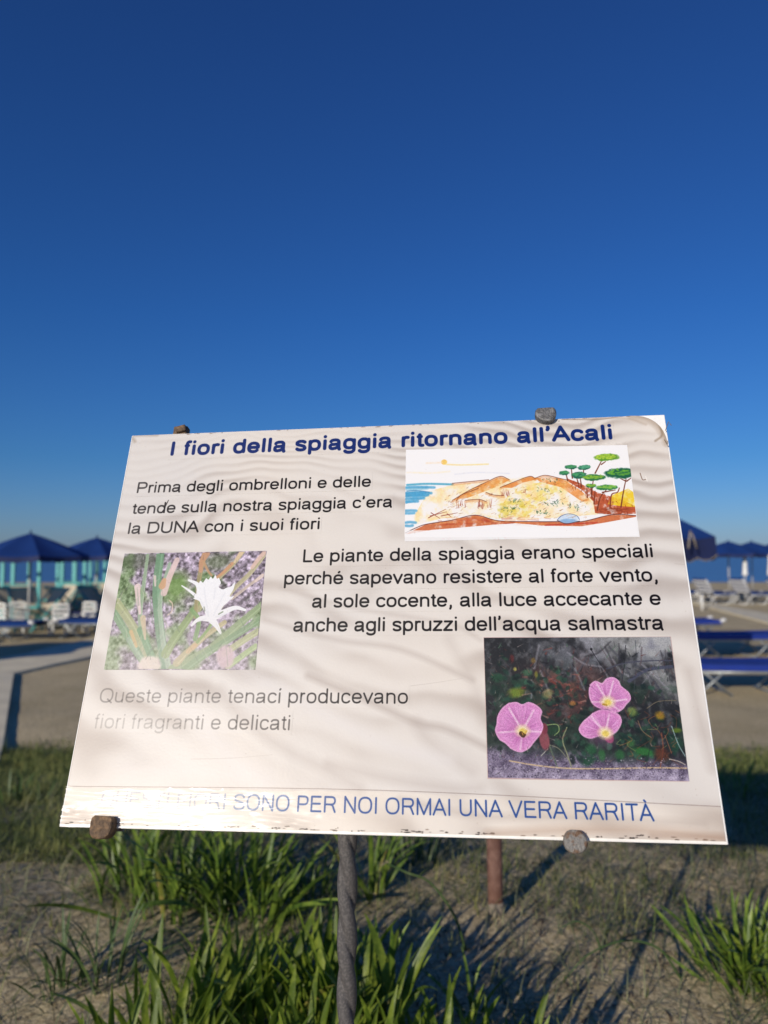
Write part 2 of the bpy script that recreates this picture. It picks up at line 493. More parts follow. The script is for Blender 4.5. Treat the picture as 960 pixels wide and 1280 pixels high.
# pines
def pine(cx, cy, rx, ry, dark, light, trunk):
    for P in trunk: stroke(Z1(*P), .9, col(120, 60, 40), .95, w1=1.5)
    c = z1(cx, cy); k = 1 / 3.097 * .79
    blob(c[0], c[1], rx * k, ry * k * 1.15, col(*dark), .95, rag=.28, soft=.2)
    for j in range(int(rx * .9)):
        a, r_ = random.uniform(0, 6.28), random.random() ** .5
        blob(c[0] + rx * k * r_ * .85 * math.cos(a), c[1] + ry * k * (r_ * .7 * math.sin(a) + .25), random.uniform(.9, 2.0), random.uniform(.5, 1.1), col(*light), .6, soft=.5)
D1, L1 = (30, 96, 74), (76, 158, 100)
pine(658, 107, 23, 9, D1, L1, [((660, 112), (664, 150))]); pine(633, 130, 21, 9, D1, L1, [((640, 135), (646, 160))])
pine(710, 109, 27, 10, D1, (90, 170, 130), [((708, 116), (706, 135))]); pine(690, 139, 30, 13, D1, L1, [((694, 148), (700, 185)), ((680, 148), (688, 172))])
pine(746, 147, 48, 12, (40, 110, 62), (140, 190, 60), [((745, 156), (738, 210))]); pine(793, 70, 48, 15, (92, 150, 40), (186, 216, 70), [((776, 84), (766, 104), (752, 131)), ((792, 86), (776, 97))])
pine(735, 180, 20, 8, (40, 110, 62), (140, 190, 60), [((735, 186), (740, 225))])
pine(797, 186, 42, 11, (40, 120, 62), (140, 196, 80), [((795, 196), (772, 225), (760, 275)), ((830, 196), (780, 205))])
pine(850, 131, 56, 22, (22, 92, 60), (110, 180, 60), [((872, 152), (862, 200), (852, 262)), ((850, 152), (868, 160)), ((890, 150), (874, 162))])
for P in (((846, 188), (838, 205), (816, 214), (810, 262)), ((752, 200), (748, 250)), ((720, 190), (722, 225))): stroke(Z1(*P), 1.0, col(130, 62, 40), .95, w1=1.5)
for k in range(40):
    stroke(Z1((random.uniform(752, 908), random.uniform(262, 290)), (random.uniform(752, 908), random.uniform(262, 290))), .8, col(110, 40, 20), .18)
# earth band
poly(Z1((18, 366), (100, 328), (200, 312), (290, 293), (380, 315), (520, 319), (700, 318), (820, 291), (914, 295), (914, 299), (790, 322), (700, 336), (560, 334), (440, 324), (340, 332), (250, 340), (120, 350), (30, 366)), col(206, 112, 66), .95, wash(60, 5, .05, .5))
poly(Z1((120, 335), (290, 298), (360, 318), (240, 332)), col(196, 84, 48), .6, wash(61, 4))
stroke(Z1((560, 332), (640, 328), (760, 322)), 1.6, col(190, 54, 40), .7, soft=.8)
stroke(Z1((18, 362), (60, 342), (100, 328), (200, 312), (290, 293), (380, 315), (520, 318), (610, 318), (700, 318), (820, 291), (914, 295)), .85, col(86, 32, 26), .9)
c = z1(650, 307); blob(c[0], c[1], 10.6, 5.0, col(206, 224, 244), .95); blob(c[0] - 1, c[1] - 2.4, 8.5, 2.4, col(120, 168, 214), .7, soft=.5)
stroke(Z1((606, 312), (622, 296), (650, 288), (680, 295), (692, 310)), .6, col(60, 90, 150), .9); stroke(Z1((606, 313), (640, 326), (692, 316)), .8, col(70, 50, 60), .9)

for k in range(260):     # loose pen hatching on the dunes
    x, y = random.uniform(170, 740), random.uniform(165, 305)
    if x + y < 400: continue
    stroke(Z1((x, y), (x + random.uniform(4, 16), y - random.uniform(1, 7))), random.uniform(.25, .8), col(*random.choice([(150, 84, 40), (206, 130, 60), (190, 150, 60), (120, 60, 36), (232, 176, 90)])), random.uniform(.3, .8), w1=.2, soft=.5)
for k in range(60):
    x, y = random.uniform(120, 560), random.uniform(300, 335)
    stroke(Z1((x, y), (x + random.uniform(10, 40), y + random.uniform(-3, 4))), random.uniform(.6, 2), col(*random.choice([(226, 140, 76), (170, 62, 36), (236, 176, 110)])), .35, soft=1)
poly(Z1((18, 352), (120, 352), (240, 340), (340, 332), (440, 325), (560, 335), (700, 337), (790, 323), (914, 300), (920, 380), (10, 395)), col(246, 246, 248), .8, soft=0)
sl = _box(322.4, 558.4, 279.5, 387); img[sl] = np.clip(img[sl] * (1 + (fbm(MX[sl] / 1.6, MY[sl] / 1.6, 62, 2) - .5)[..., None] * .12 * (img[sl] < .93)), 0, 1)

# ---- picture two: sea daffodil photograph
def z2(x, y): return uv(120 + x / 4.364, 680 + y / 4.364)
def Z2(*P): return [z2(*p) for p in P]
CLIP[:] = [16.6, 174.3, 146.1, 271.2]
sl = _box(16.6, 174.3, 146.1, 271.2)
n1 = fbm(MX[sl] / 3.2, MY[sl] / 3.2, 70, 4)[..., None]; n2 = fbm(MX[sl] / 22, MY[sl] / 22, 74, 3)[..., None]; n3 = rng.random(MX[sl].shape)[..., None]
bgc = col(146, 134, 152) + (n1 - .5) * 1.15 * np.array([1, .95, 1.05]) + (n3 - .5) * .12
gr = sstep(.45, .68, n2)
bgc = bgc * (1 - gr * .75) + gr * .75 * (col(92, 132, 66) + (n1 - .5) * .6)
img[sl] = np.clip(bgc, 0, 1)
blob(*z2(440, 235), 13, 16, col(96, 142, 52), .8, soft=.9); blob(*z2(240, 90), 24, 9, col(70, 84, 60), .6, soft=.9); blob(*z2(660, 100), 16, 9, col(88, 110, 66), .6, soft=.9)
G = [(120, 156, 118), (98, 140, 104), (138, 170, 124), (150, 168, 112), (84, 124, 84)]
for P, w0, w1, c in [
    ([(280, 60), (262, 200), (240, 380), (250, 480)], 3, 6, (146, 172, 140)), ([(350, 60), (330, 250), (345, 450), (380, 685)], 9, 10, (104, 148, 112)),
    ([(400, 110), (350, 300), (360, 500), (400, 685)], 4, 6, (150, 176, 150)), ([(100, 380), (160, 480), (230, 600), (300, 690)], 8, 8, (112, 152, 108)),
    ([(110, 320), (180, 420), (260, 560), (330, 690)], 9, 9, (160, 170, 120)), ([(240, 470), (280, 560), (330, 690)], 7, 8, (96, 144, 100)),
    ([(640, 200), (560, 330), (440, 500), (380, 600)], 6, 10, (122, 150, 88)), ([(920, 320), (780, 440), (620, 580), (420, 690)], 7, 12, (134, 160, 110)),
    ([(900, 410), (760, 500), (600, 600), (480, 690)], 7, 8, (110, 146, 100)), ([(880, 480), (800, 530), (700, 600)], 7, 7, (166, 176, 120)),
    ([(870, 560), (800, 610), (720, 670)], 6, 6, (150, 182, 110)), ([(925, 50), (840, 160), (740, 260), (640, 400)], 5, 5, (176, 170, 132)),
    ([(800, 45), (740, 120), (650, 210), (560, 360)], 4, 5, (168, 164, 120)), ([(590, 60), (560, 200), (540, 400)], 6, 4, (150, 140, 96)),
    ([(700, 430), (600, 500), (500, 590), (440, 650)], 5, 8, (178, 168, 120)), ([(540, 520), (560, 420), (520, 360)], 5, 4, (110, 150, 90)),
    ([(640, 420), (600, 480), (550, 540)], 3, 3, (120, 156, 84)), ([(180, 520), (240, 620), (290, 690)], 5, 5, (140, 172, 140)), ([(910, 170), (830, 230), (740, 300)], 3, 3, (196, 180, 166))]:
    stroke(Z2(*P), w0, col(*c), .92, w1=w1, soft=.8); stroke(Z2(*[(x + 8, y + 2) for x, y in P]), w0 * .2, col(*[min(255, q + 30) for q in c]), .6, w1=w1 * .2, soft=.5)
for P, w0, w1, c in [([(440, 90), (400, 180), (370, 270)], 6, 7, (226, 200, 196)), ([(225, 235), (228, 300), (238, 380)], 7, 3, (232, 208, 208)), ([(600, 55), (575, 100), (570, 150)], 8, 4, (196, 146, 112)),
                     ([(585, 100), (610, 150), (630, 175)], 3, 2, (190, 150, 110)), ([(740, 110), (690, 160), (650, 190)], 4, 3, (202, 150, 110)), ([(360, 230), (370, 200)], 8, 5, (206, 160, 120)), ([(790, 50), (755, 100)], 5, 3, (222, 196, 160)),
                     ([(920, 45), (880, 90), (850, 130)], 5, 4, (222, 190, 176)), ([(400, 310), (416, 330), (412, 370), (390, 390)], 1.2, 1, (226, 200, 180)), ([(540, 555), (500, 590)], 5, 4, (206, 170, 120)),
                     ([(255, 405), (262, 470), (268, 520)], 6, 2, (206, 186, 150)), ([(320, 180), (322, 230)], 3, 2, (214, 200, 190)), ([(905, 175), (870, 205)], 4, 3, (226, 206, 196)), ([(190, 480), (220, 560)], 4, 3, (206, 170, 110))]:
    stroke(Z2(*P), w0, col(*c), .9, w1=w1, soft=.8)
blob(*z2(705, 618), 9, 12, col(206, 176, 184), .9, rot=.3, soft=.3, rag=.1); blob(*z2(290, 665), 12, 10, col(236, 218, 206), .9, soft=.3, rag=.1)
Wt = col(240, 242, 246); Gs = col(206, 212, 222)
poly(smooth_pts(Z2((600, 188), (612, 196), (625, 180), (636, 192), (650, 172), (658, 192), (668, 188), (680, 215), (668, 236), (690, 250), (712, 240), (735, 234), (756, 210), (748, 250), (728, 285), (738, 296), (712, 325), (690, 345), (676, 372), (650, 402), (625, 428), (604, 410), (590, 370), (574, 340), (560, 312), (530, 300), (545, 285), (548, 250), (566, 205), (582, 214)), 4), Wt)
for P, w0, w1 in [([(560, 300), (515, 262), (467, 230)], 4.2, 1.2), ([(566, 262), (548, 220), (505, 200)], 6, 2.2), ([(640, 402), (700, 372), (760, 350), (812, 362)], 8, 2.6), ([(612, 408), (575, 408), (545, 422), (521, 447)], 7, 2), ([(632, 415), (655, 445), (678, 486)], 8, 2.4), ([(690, 290), (728, 300), (748, 288)], 5, 1)]:
    stroke(Z2(*P), w0, Wt, 1, w1=w1, soft=.5)
for P in [((588, 240), (598, 310), (612, 380)), ((700, 270), (670, 330), (640, 392)), ((566, 300), (592, 350), (612, 395)), ((720, 378), (680, 392), (650, 402)), ((560, 425), (600, 408)), ((650, 240), (642, 300))]:
    stroke(Z2(*P), 1.2, Gs, .38, soft=1.3)
stroke(Z2((668, 385), (690, 372)), 1.5, col(110, 130, 100), .8); stroke(Z2((588, 345), (592, 368)), 1.2, col(130, 140, 120), .8)
for k in range(260):   # petal folds, glints on blades and pebbles
    x, y = random.uniform(60, 925), random.uniform(50, 680)
    if abs(x - 628) < 95 and abs(y - 320) < 150: continue
    stroke(Z2((x, y), (x + random.uniform(-6, 22), y - random.uniform(4, 26))), random.uniform(.3, 1.1), col(*random.choice([(196, 186, 196), (70, 72, 70), (150, 170, 140), (104, 96, 112), (206, 200, 190)])), random.uniform(.25, .6), w1=.2, soft=.6)
img[sl] = np.clip(img[sl] + (rng.random(MX[sl].shape)[..., None] - .5) * .10, 0, 1)
for k in range(90):
    a_ = R(random.choice([62, 50, 118, 95, 40])); x, y = random.uniform(80, 920), random.uniform(300, 690); L_ = random.uniform(40, 160)
    if abs(x + L_ * .2 - 640) < 150 and 200 < y < 560: continue
    stroke(Z2((x, y), (x + L_ * math.cos(a_), y - L_ * math.sin(a_))), random.uniform(.4, 1.6), col(*random.choice([(176, 190, 150), (84, 112, 84), (120, 150, 110), (200, 196, 170), (70, 92, 70)])), .4, w1=.3, soft=.8)
# this print turns paler towards its bottom
w_ = sstep(240, 150, MY[sl])[..., None] * .38 + .04
img[sl] = img[sl] * (1 - w_) + col(226, 218, 214) * w_

# ---- picture three: pink sea bindweed photograph
def z3(x, y): return uv(600 + x / 3.556, 790 + y / 3.556)
def Z3(*P): return [z3(*p) for p in P]
CLIP[:] = [400.5, 577, 47, 177.6]
poly([(400.9, 177.2), (577.0, 176.8), (575.4, 47.4), (400.8, 46.6)], col(196, 168, 164))
sl = _box(402.0, 575.6, 48.6, 175.8)
CLIP[:] = [402.0, 575.6, 48.6, 175.8]
x_, y_ = (MX[sl] - 402) / 173.6, (MY[sl] - 48.6) / 127.2
a1 = fbm(MX[sl] / 5, MY[sl] / 5, 80, 5); a2 = fbm(MX[sl] / 16, MY[sl] / 16, 84, 4); a3 = fbm(MX[sl] / 14 + 9, MY[sl] / 14, 88, 4); rn = rng.random(MX[sl].shape)
B = np.zeros(MX[sl].shape + (3,)) + col(34, 36, 40)
B += (np.clip(a1 - .5, 0, 1) * .55)[..., None]
k_ = (sstep(.55, .95, y_) * sstep(.15, .6, x_) * sstep(.3, .6, a2))[..., None]; B = B * (1 - k_ * .85) + col(150, 152, 164) * k_ * .85
k_ = (sstep(.8, 1.0, x_ * .6 + y_ * .55) * sstep(.3, .6, a3))[..., None]; B = B * (1 - k_ * .7) + col(176, 178, 178) * k_ * .7
k_ = (np.exp(-((x_ - .42) / .18) ** 2 - ((y_ - .62) / .17) ** 2) * sstep(.38, .6, a3))[..., None]; B = B * (1 - k_ * .8) + col(142, 76, 66) * k_ * .8
k_ = (sstep(.42, .62, a2) * sstep(.95, .5, y_))[..., None] * .45; B = B * (1 - k_) + col(38, 66, 48) * k_
gs = (sstep(.26, .14, y_ + .10 * x_ + .06 * (a2 - .5)))[..., None]; sg = col(104, 94, 118) + ((a1 - .5) * .5 + (rn - .5) * .36)[..., None] + sstep(.12, .0, y_)[..., None] * .14
B = B * (1 - gs) + sg * gs
img[sl] = np.clip(B, 0, 1)
for k in range(46):     # dark and light stems of the blurred top
    x = random.uniform(200, 860); y = random.uniform(40, 230); a = random.gauss(0, 60)
    stroke(Z3((x, y), (x + a * .5, y + 50), (x + a, y + random.uniform(60, 130))), random.uniform(.6, 2.2), col(*random.choice([(60, 62, 74), (70, 56, 58), (150, 150, 160), (40, 38, 44)])), .5, soft=1.2)
for k in range(60):     # reddish litter
    x, y = random.gauss(380, 100), random.gauss(270, 70)
    stroke(Z3((x, y), (x + random.uniform(-40, 40), y + random.uniform(-14, 14))), random.uniform(.8, 2.6), col(*random.choice([(126, 56, 48), (160, 96, 84), (90, 40, 38), (184, 140, 128)])), .55, w1=.5, soft=.9)
for k in range(260):    # leaves
    x, y = random.uniform(40, 880), random.gauss(450, 100)
    if x < 400: y = random.gauss(240, 60) if random.random() < .6 else random.gauss(440, 40)
    if y > 575 or y < 90: continue
    c = random.choice([(28, 54, 46), (22, 44, 40), (36, 70, 56), (18, 34, 34), (48, 84, 66)])
    blob(*z3(x, y), random.uniform(1.6, 4.6), random.uniform(1.2, 3.0), np.array(col(*c)) * random.uniform(.6, 1.15), .75, rot=random.uniform(0, 3), soft=.6, rag=.35)
for x, y, rx, ry, r_, c in [(160, 270, 7, 4.5, .2, (150, 168, 50)), (300, 276, 5, 4, .6, (170, 166, 110)), (208, 182, 5, 3, 0, (74, 124, 88)), (75, 205, 6, 4, 0, (34, 82, 56)), (675, 355, 4, 4, .5, (150, 176, 90)), (798, 372, 4, 3.4, 0, (206, 160, 40)),
                            (725, 532, 9, 3.4, -.2, (54, 140, 60)), (492, 523, 4.6, 5, .3, (44, 112, 66)), (620, 545, 4, 4, 0, (50, 120, 64)), (540, 548, 3, 5, 0, (60, 130, 70)), (480, 575, 6, 4, .3, (26, 84, 50)), (865, 495, 6, 7, .4, (34, 80, 60)),
                            (668, 495, 3.4, 3, 0, (70, 130, 70)), (325, 438, 6, 5, 0, (40, 76, 50)), (248, 190, 1.5, 3, 0, (150, 150, 60)), (154, 166, 1.6, 1.8, 0, (226, 220, 110)), (872, 438, 4, 2, 0, (120, 150, 40)), (235, 128, 2, 2.6, 0, (150, 120, 60)), (140, 120, 2, 4, 0, (120, 50, 50)), (410, 318, 3, 2, 0, (206, 140, 70))]:
    blob(*z3(x, y), rx, ry, np.array(col(*c)) * .82, .75, rot=r_, soft=.75, rag=.25)
for k in range(26):
    x = random.uniform(560, 900); y = random.uniform(330, 560)
    stroke(Z3((x, y), (x + random.uniform(-30, 30), y + 20), (x + random.uniform(-50, 50), y + random.uniform(20, 70))), .5, col(*random.choice([(150, 96, 60), (110, 64, 44), (130, 140, 90)])), .7)
for P, wd, c in [([(645, 60), (640, 140), (628, 230)], .7, (44, 44, 50)), ([(688, 40), (692, 130), (682, 270)], .5, (60, 66, 74)), ([(490, 78), (530, 140), (575, 196)], .8, (40, 40, 46)), ([(600, 110), (620, 200), (640, 290)], .5, (60, 66, 60)), ([(820, 80), (824, 140), (818, 180)], .5, (60, 60, 66)),
                 ([(560, 165), (640, 140), (740, 130), (850, 128)], 1.2, (70, 72, 86)), ([(660, 220), (740, 170), (850, 155)], 3, (70, 74, 92)), ([(740, 340), (790, 310), (870, 305)], .6, (120, 110, 90)), ([(850, 420), (880, 500), (915, 560)], .7, (150, 180, 180)), ([(840, 565), (880, 575), (910, 590)], .8, (190, 180, 170)),
                 ([(298, 480), (320, 540), (342, 600)], 1.3, (90, 106, 90)), ([(385, 425), (366, 480), (385, 540), (405, 598)], 1.0, (140, 146, 110)), ([(290, 415), (340, 412), (350, 440), (330, 460)], .7, (150, 170, 110)), ([(300, 520), (270, 552)], .7, (180, 180, 170)), ([(300, 500), (350, 520), (400, 580)], .7, (130, 130, 110)),
                 ([(130, 573), (240, 592), (380, 606), (560, 608), (760, 604), (916, 606)], 1.1, (206, 180, 140)), ([(805, 450), (812, 520), (800, 600)], .8, (130, 74, 54)), ([(820, 460), (850, 540)], .6, (140, 90, 70)), ([(700, 395), (720, 440), (760, 470)], .5, (150, 120, 90))]:
    stroke(Z3(*P), wd, col(*c), .9)
blob(*z3(805, 545), 6, 6, col(96, 48, 34), .7, soft=.7); blob(*z3(285, 480), 4.5, 9, col(142, 74, 84), .9, rot=.1, soft=.3); blob(*z3(285, 430), 3, 5, col(120, 50, 66), .9); blob(*z3(572, 470), 4, 5, col(150, 70, 100), .9, rot=.3); blob(*z3(492, 78), 1.2, 1.2, col(20, 20, 24))
def bindweed(cx, cy, out, throat, rays):
    P = smooth_pts([z3(*p) for p in out] + [z3(*out[0])], 5)
    poly(P, col(204, 128, 186))
    c = np.array(z3(*throat))
    for k, s_ in enumerate((.94, .84, .72, .58, .42)):
        poly([c + (p - c) * s_ for p in P], [col(214, 146, 200), col(218, 150, 206), col(206, 134, 194), col(198, 124, 184), col(196, 122, 178)][k], .6)
    for j in range(150):
        p = P[random.randrange(len(P))]
        q0, q1 = c + (p - c) * random.uniform(.25, .5), c + (p - c) * random.uniform(.7, .97)
        stroke([q0, q1], .35, col(*random.choice([(222, 166, 212), (176, 92, 160), (232, 190, 224), (160, 84, 150)])), .42, smooth=False, soft=.5)
    for j in range(len(P) - 1): stroke([c + (P[j] - c) * .97, c + (P[j + 1] - c) * .97], 1.4, col(234, 196, 224), .28, smooth=False, soft=.7)
    for p in rays: stroke([c, c * .5 + np.array(z3(*p)) * .5, c * .04 + np.array(z3(*p)) * .96], 2.2, col(238, 208, 228), .75, w1=1.3, soft=1.1)
    blob(c[0] - 3, c[1] - 4, 9, 7, col(176, 96, 160), .35, soft=1.4); blob(c[0], c[1], 6, 5, col(236, 222, 176), .9, soft=.8); blob(c[0], c[1] - .5, 3, 2.6, col(222, 196, 90), .9, soft=.6)
bindweed(0, 0, [(126, 316), (160, 312), (186, 322), (215, 312), (250, 326), (274, 352), (268, 385), (280, 420), (268, 455), (240, 490), (215, 520), (180, 535), (140, 522), (110, 495), (84, 478), (66, 440), (72, 410), (76, 375), (96, 340)], (188, 440), [(124, 335), (240, 345), (78, 448), (272, 445), (178, 528)])
stroke(Z3((182, 452), (190, 462), (198, 456)), 4.2, col(70, 44, 24), .95, w1=2.6); stroke(Z3((206, 440), (200, 452)), 1.5, col(210, 170, 80), .9); stroke(Z3((186, 448), (190, 458)), .8, col(200, 150, 60), .9)
bindweed(0, 0, [(500, 360), (540, 345), (580, 352), (616, 368), (628, 400), (612, 436), (590, 455), (560, 466), (530, 462), (490, 474), (455, 462), (437, 432), (455, 400), (478, 380)], (556, 450), [(490, 372), (574, 362)])
bindweed(0, 0, [(486, 235), (510, 218), (540, 228), (560, 208), (590, 202), (615, 218), (625, 240), (660, 270), (668, 300), (650, 322), (632, 345), (600, 360), (568, 345), (530, 340), (500, 322), (484, 290), (482, 258)], (566, 312), [(515, 228), (592, 215), (655, 300), (492, 312), (620, 350)])
stroke(Z3((545, 322), (560, 326)), 1.8, col(170, 130, 40), .9)
for k in range(520):     # broken highlights and dark gaps of the foliage
    x, y = random.uniform(40, 900), random.uniform(60, 590)
    if any(math.hypot(x - a_, y - b_) < r_ for a_, b_, r_ in ((172, 425, 112), (535, 410, 98), (578, 284, 98))): continue
    stroke(Z3((x, y), (x + random.gauss(0, 12), y - random.uniform(2, 26))), random.uniform(.25, 1.2), col(*random.choice([(14, 16, 20), (20, 26, 26), (16, 14, 18), (74, 110, 84), (110, 84, 76), (54, 84, 62), (140, 130, 128), (90, 44, 40)])), random.uniform(.3, .8), w1=.2, soft=.5)
sl = _box(402.0, 575.6, 48.6, 175.8)
img[sl] = np.clip(img[sl] * (1 + (rng.random(MX[sl].shape)[..., None] - .5) * .34) + (rng.random(MX[sl].shape)[..., None] - .5) * .04, 0, 1)
for k in range(700):
    x, y = random.uniform(40, 905), random.uniform(560, 655)
    if y < 600 and random.random() < .6: continue
    blob(*z3(x, y), random.uniform(.3, .8), random.uniform(.3, .6), col(*random.choice([(190, 184, 196), (60, 50, 70), (150, 142, 160), (40, 34, 48)])), .7)
CLIP[:] = [0, SW, 0, SH]

# ---- lettering: a plain grotesque drawn from strokes (units: 1/1000 em)
def _sq(v): return math.copysign(abs(v) ** .84, v)
def arc(cx, cy, rx, ry, a0, a1, n=14): return [(cx + rx * _sq(math.cos(R(a0 + (a1 - a0) * i / n))), cy + ry * _sq(math.sin(R(a0 + (a1 - a0) * i / n)))) for i in range(n + 1)]
bowl_r = lambda x, s=1: arc(x, 260, 192, 218, 90 * s, -90 * s)
GL = {
 ' ': (278, []), 'i': (222, [[(111, 0), (111, 519)], [(111, 664), (111, 672)]]), 'l': (222, [[(111, 0), (111, 716)]]), 'í': (222, [[(111, 0), (111, 519)], [(90, 625), (160, 715)]]),
 'o': (556, [arc(278, 260, 196, 219, 0, 360, 26)]), 'c': (500, [arc(268, 260, 190, 219, 38, 322, 22)]),
 'e': (556, [arc(278, 260, 196, 219, 0, 320, 24), [(88, 262), (472, 262)]]),
 'é': (556, [arc(278, 260, 196, 219, 0, 320, 24), [(88, 262), (472, 262)], [(260, 600), (350, 700)]]),
 'a': (556, [arc(262, 372, 165, 108, 165, 90, 5) + arc(285, 360, 140, 120, 90, 0, 6) + [(425, 130), (432, 60), (455, 8)], [(425, 290), (350, 270), (250, 255)] + arc(190, 150, 115, 108, 80, 270, 10) + [(290, 60), (370, 110), (422, 200)]]),
 'd': (556, [[(460, 0), (460, 716)], arc(268, 260, 190, 218, 20, 340, 22)]), 'b': (556, [[(92, 0), (92, 716)], arc(284, 260, 190, 218, 160, -160, 22)]),
 'p': (556, [[(92, -200), (92, 519)], arc(284, 260, 190, 218, 160, -160, 22)]), 'q': (556, [[(460, -200), (460, 519)], arc(268, 260, 190, 218, 20, 340, 22)]),
 'g': (556, [[(460, 519), (460, 20)] + arc(270, -20, 190, 145, 0, -150, 12), arc(268, 265, 190, 213, 20, 340, 22)]),
 'h': (556, [[(100, 0), (100, 716)], arc(276, 320, 174, 158, 165, 0, 12) + [(452, 0)]]), 'n': (556, [[(100, 0), (100, 519)], arc(276, 320, 174, 158, 165, 0, 12) + [(452, 0)]]),
 'm': (833, [[(100, 0), (100, 519)], arc(258, 340, 156, 140, 165, 0, 10) + [(415, 0)], arc(572, 340, 156, 140, 165, 0, 10) + [(730, 0)]]),
 'r': (333, [[(105, 0), (105, 519)], [(105, 330), (130, 420), (180, 465), (235, 476), (290, 468)]]), 'u': (556, [[(452, 519), (452, 0)], [(100, 519), (100, 200)] + arc(276, 200, 175, 160, 180, 345, 12)]),
 's': (500, [arc(250, 375, 165, 105, 25, 200, 10) + [(120, 310), (250, 268), (370, 225), (412, 150)] + arc(252, 145, 168, 106, -10, -155, 10)]),
 't': (278, [[(140, 640), (140, 110), (160, 58), (205, 42), (255, 46)], [(25, 482), (250, 482)]]), 'f': (278, [[(118, 0), (118, 600), (140, 655), (185, 682), (240, 678)], [(18, 482), (225, 482)]]),
 'v': (500, [[(40, 519), (250, 25), (460, 519)]]), 'z': (500, [[(52, 480), (430, 480), (55, 42), (452, 42)]]), "'": (222, [[(111, 705), (118, 640), (90, 580)]]), ',': (278, [[(139, 45), (142, -30), (112, -110)]]),
 'I': (278, [[(139, 0), (139, 716)]]), 'L': (556, [[(115, 716), (115, 42), (530, 42)]]), 'D': (722, [[(110, 42), (110, 674), (330, 674)] + arc(350, 358, 290, 316, 90, -90, 14) + [(110, 42)]]),
 'P': (667, [[(115, 0), (115, 674), (400, 674)] + arc(400, 500, 185, 174, 90, -90, 10) + [(115, 326)]]), 'R': (722, [[(115, 0), (115, 674), (420, 674)] + arc(430, 512, 185, 162, 90, -90, 10) + [(115, 350)], [(400, 350), (500, 310), (560, 180), (640, 0)]]),
 'U': (722, [[(110, 716), (110, 280)] + arc(361, 280, 250, 242, 180, 360, 16) + [(611, 716)]]), 'N': (722, [[(110, 0), (110, 700), (612, 20), (612, 716)]]), 'A': (667, [[(30, 0), (333, 690), (637, 0)], [(135, 250), (532, 250)]]),
 'À': (667, [[(30, 0), (333, 690), (637, 0)], [(135, 250), (532, 250)], [(360, 770), (260, 880)]]), 'O': (778, [arc(389, 358, 305, 326, 0, 360, 30)]), 'Q': (778, [arc(389, 358, 305, 326, 0, 360, 30), [(440, 190), (700, -20)]]),
 'S': (667, [arc(335, 520, 235, 158, 15, 205, 12) + [(160, 425), (333, 375), (520, 325), (585, 220)] + arc(338, 190, 250, 150, 0, -172, 14)]), 'T': (611, [[(25, 674), (588, 674)], [(306, 0), (306, 674)]]), 'E': (667, [[(600, 674), (115, 674), (115, 42), (620, 42)], [(115, 370), (570, 370)]]),
 'F': (611, [[(560, 674), (115, 674), (115, 0)], [(115, 350), (510, 350)]]), 'M': (833, [[(105, 0), (105, 690), (416, 40), (728, 690), (728, 0)]]), 'V': (667, [[(30, 716), (333, 25), (637, 716)]]),
}
LINES = []
def text(s, x0, x1, y0, y1, cap, c, wt=108, alpha=1.0, afn=None, emb=0):
    adv = sum(GL[ch][0] + emb for ch in s)
    sx = (x1 - x0) / (adv - 120)
    sy = cap / 716
    x = x0 - 60 * sx
    for i, ch in enumerate(s):
        wd_, st = GL[ch]
        for P in st:
            Q = []
            for px_, py_ in P:
                X_ = x + px_ * sx
                Q.append((X_, y0 + (y1 - y0) * (X_ - x0) / (x1 - x0) + py_ * sy))
            hw = wt * (sx + sy) / 4
            if ch not in "'," and math.dist(Q[0], Q[-1]) > .3:          # square ends: pull the round tips back inside the letter
                for e0, e1 in ((0, 1), (-1, -2)):
                    d_ = math.dist(Q[e0], Q[e1])
                    if d_ > hw * 1.2: Q[e0] = tuple(Q[e0][q] + (Q[e1][q] - Q[e0][q]) * hw * .8 / d_ for q in (0, 1))
            stroke(Q, hw * 2, c, alpha, soft=.30, smooth=False, alpha_fn=afn)
        x += (wd_ + emb) * sx
    LINES.append((s, x0, x1, min(y0, y1) - cap * .3, max(y0, y1) + cap * 1.28))
K = col(13, 10, 12); NB = col(14, 40, 108); BB = col(38, 78, 150)
text("I fiori della spiaggia ritornano all'Acali", 50, 544.5, 391.3, 392.1, 18.0, NB, wt=152, emb=34)
fade_l = lambda x, y: 0.72 + .28 * sstep(20, 120, x) * np.ones_like(y)
text("Prima degli ombrelloni e delle", 17.4, 283.9, 344.7, 344.1, 13.4, K, afn=fade_l)
text("tende sulla nostra spiaggia c'era", 17.0, 307.9, 319, 319.1, 13.4, K, afn=fade_l)
text("la DUNA con i suoi fiori", 15.5, 230.5, 295.0, 295.5, 13.4, K, afn=fade_l)
text("Le piante della spiaggia erano speciali", 215.2, 570.1, 258.3, 257.2, 14.2, K)
text("perché sapevano resistere al forte vento,", 197.3, 572.0, 234.0, 231.9, 14.2, K)
text("al sole cocente, alla luce accecante e", 228.9, 571.4, 208.8, 208.1, 14.2, K)
text("anche agli spruzzi dell'acqua salmastra", 211.2, 570.9, 183.9, 183.6, 14.2, K)
fq = lambda x, y: .30 + .62 * sstep(100, 300, x)  # ink thinner to the left: some wear, plus glare put into the colour
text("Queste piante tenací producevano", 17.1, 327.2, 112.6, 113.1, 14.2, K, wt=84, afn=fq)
fq2 = lambda x, y: .16 + .42 * sstep(60, 215, x)  # same wear, with more of the washing glare painted into the ink
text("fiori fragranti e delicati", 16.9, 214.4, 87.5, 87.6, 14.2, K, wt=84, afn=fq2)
fd = lambda x, y: .20 + .8 * sstep(110, 260, x)  # left end paled by wear and by tape glints painted into the print
text("QUESTI FIORI SONO PER NOI ORMAI UNA VERA RARITÀ", 36.7, 541.9, 16.2, 14.6, 14.0, BB, wt=88, afn=fd, emb=8)
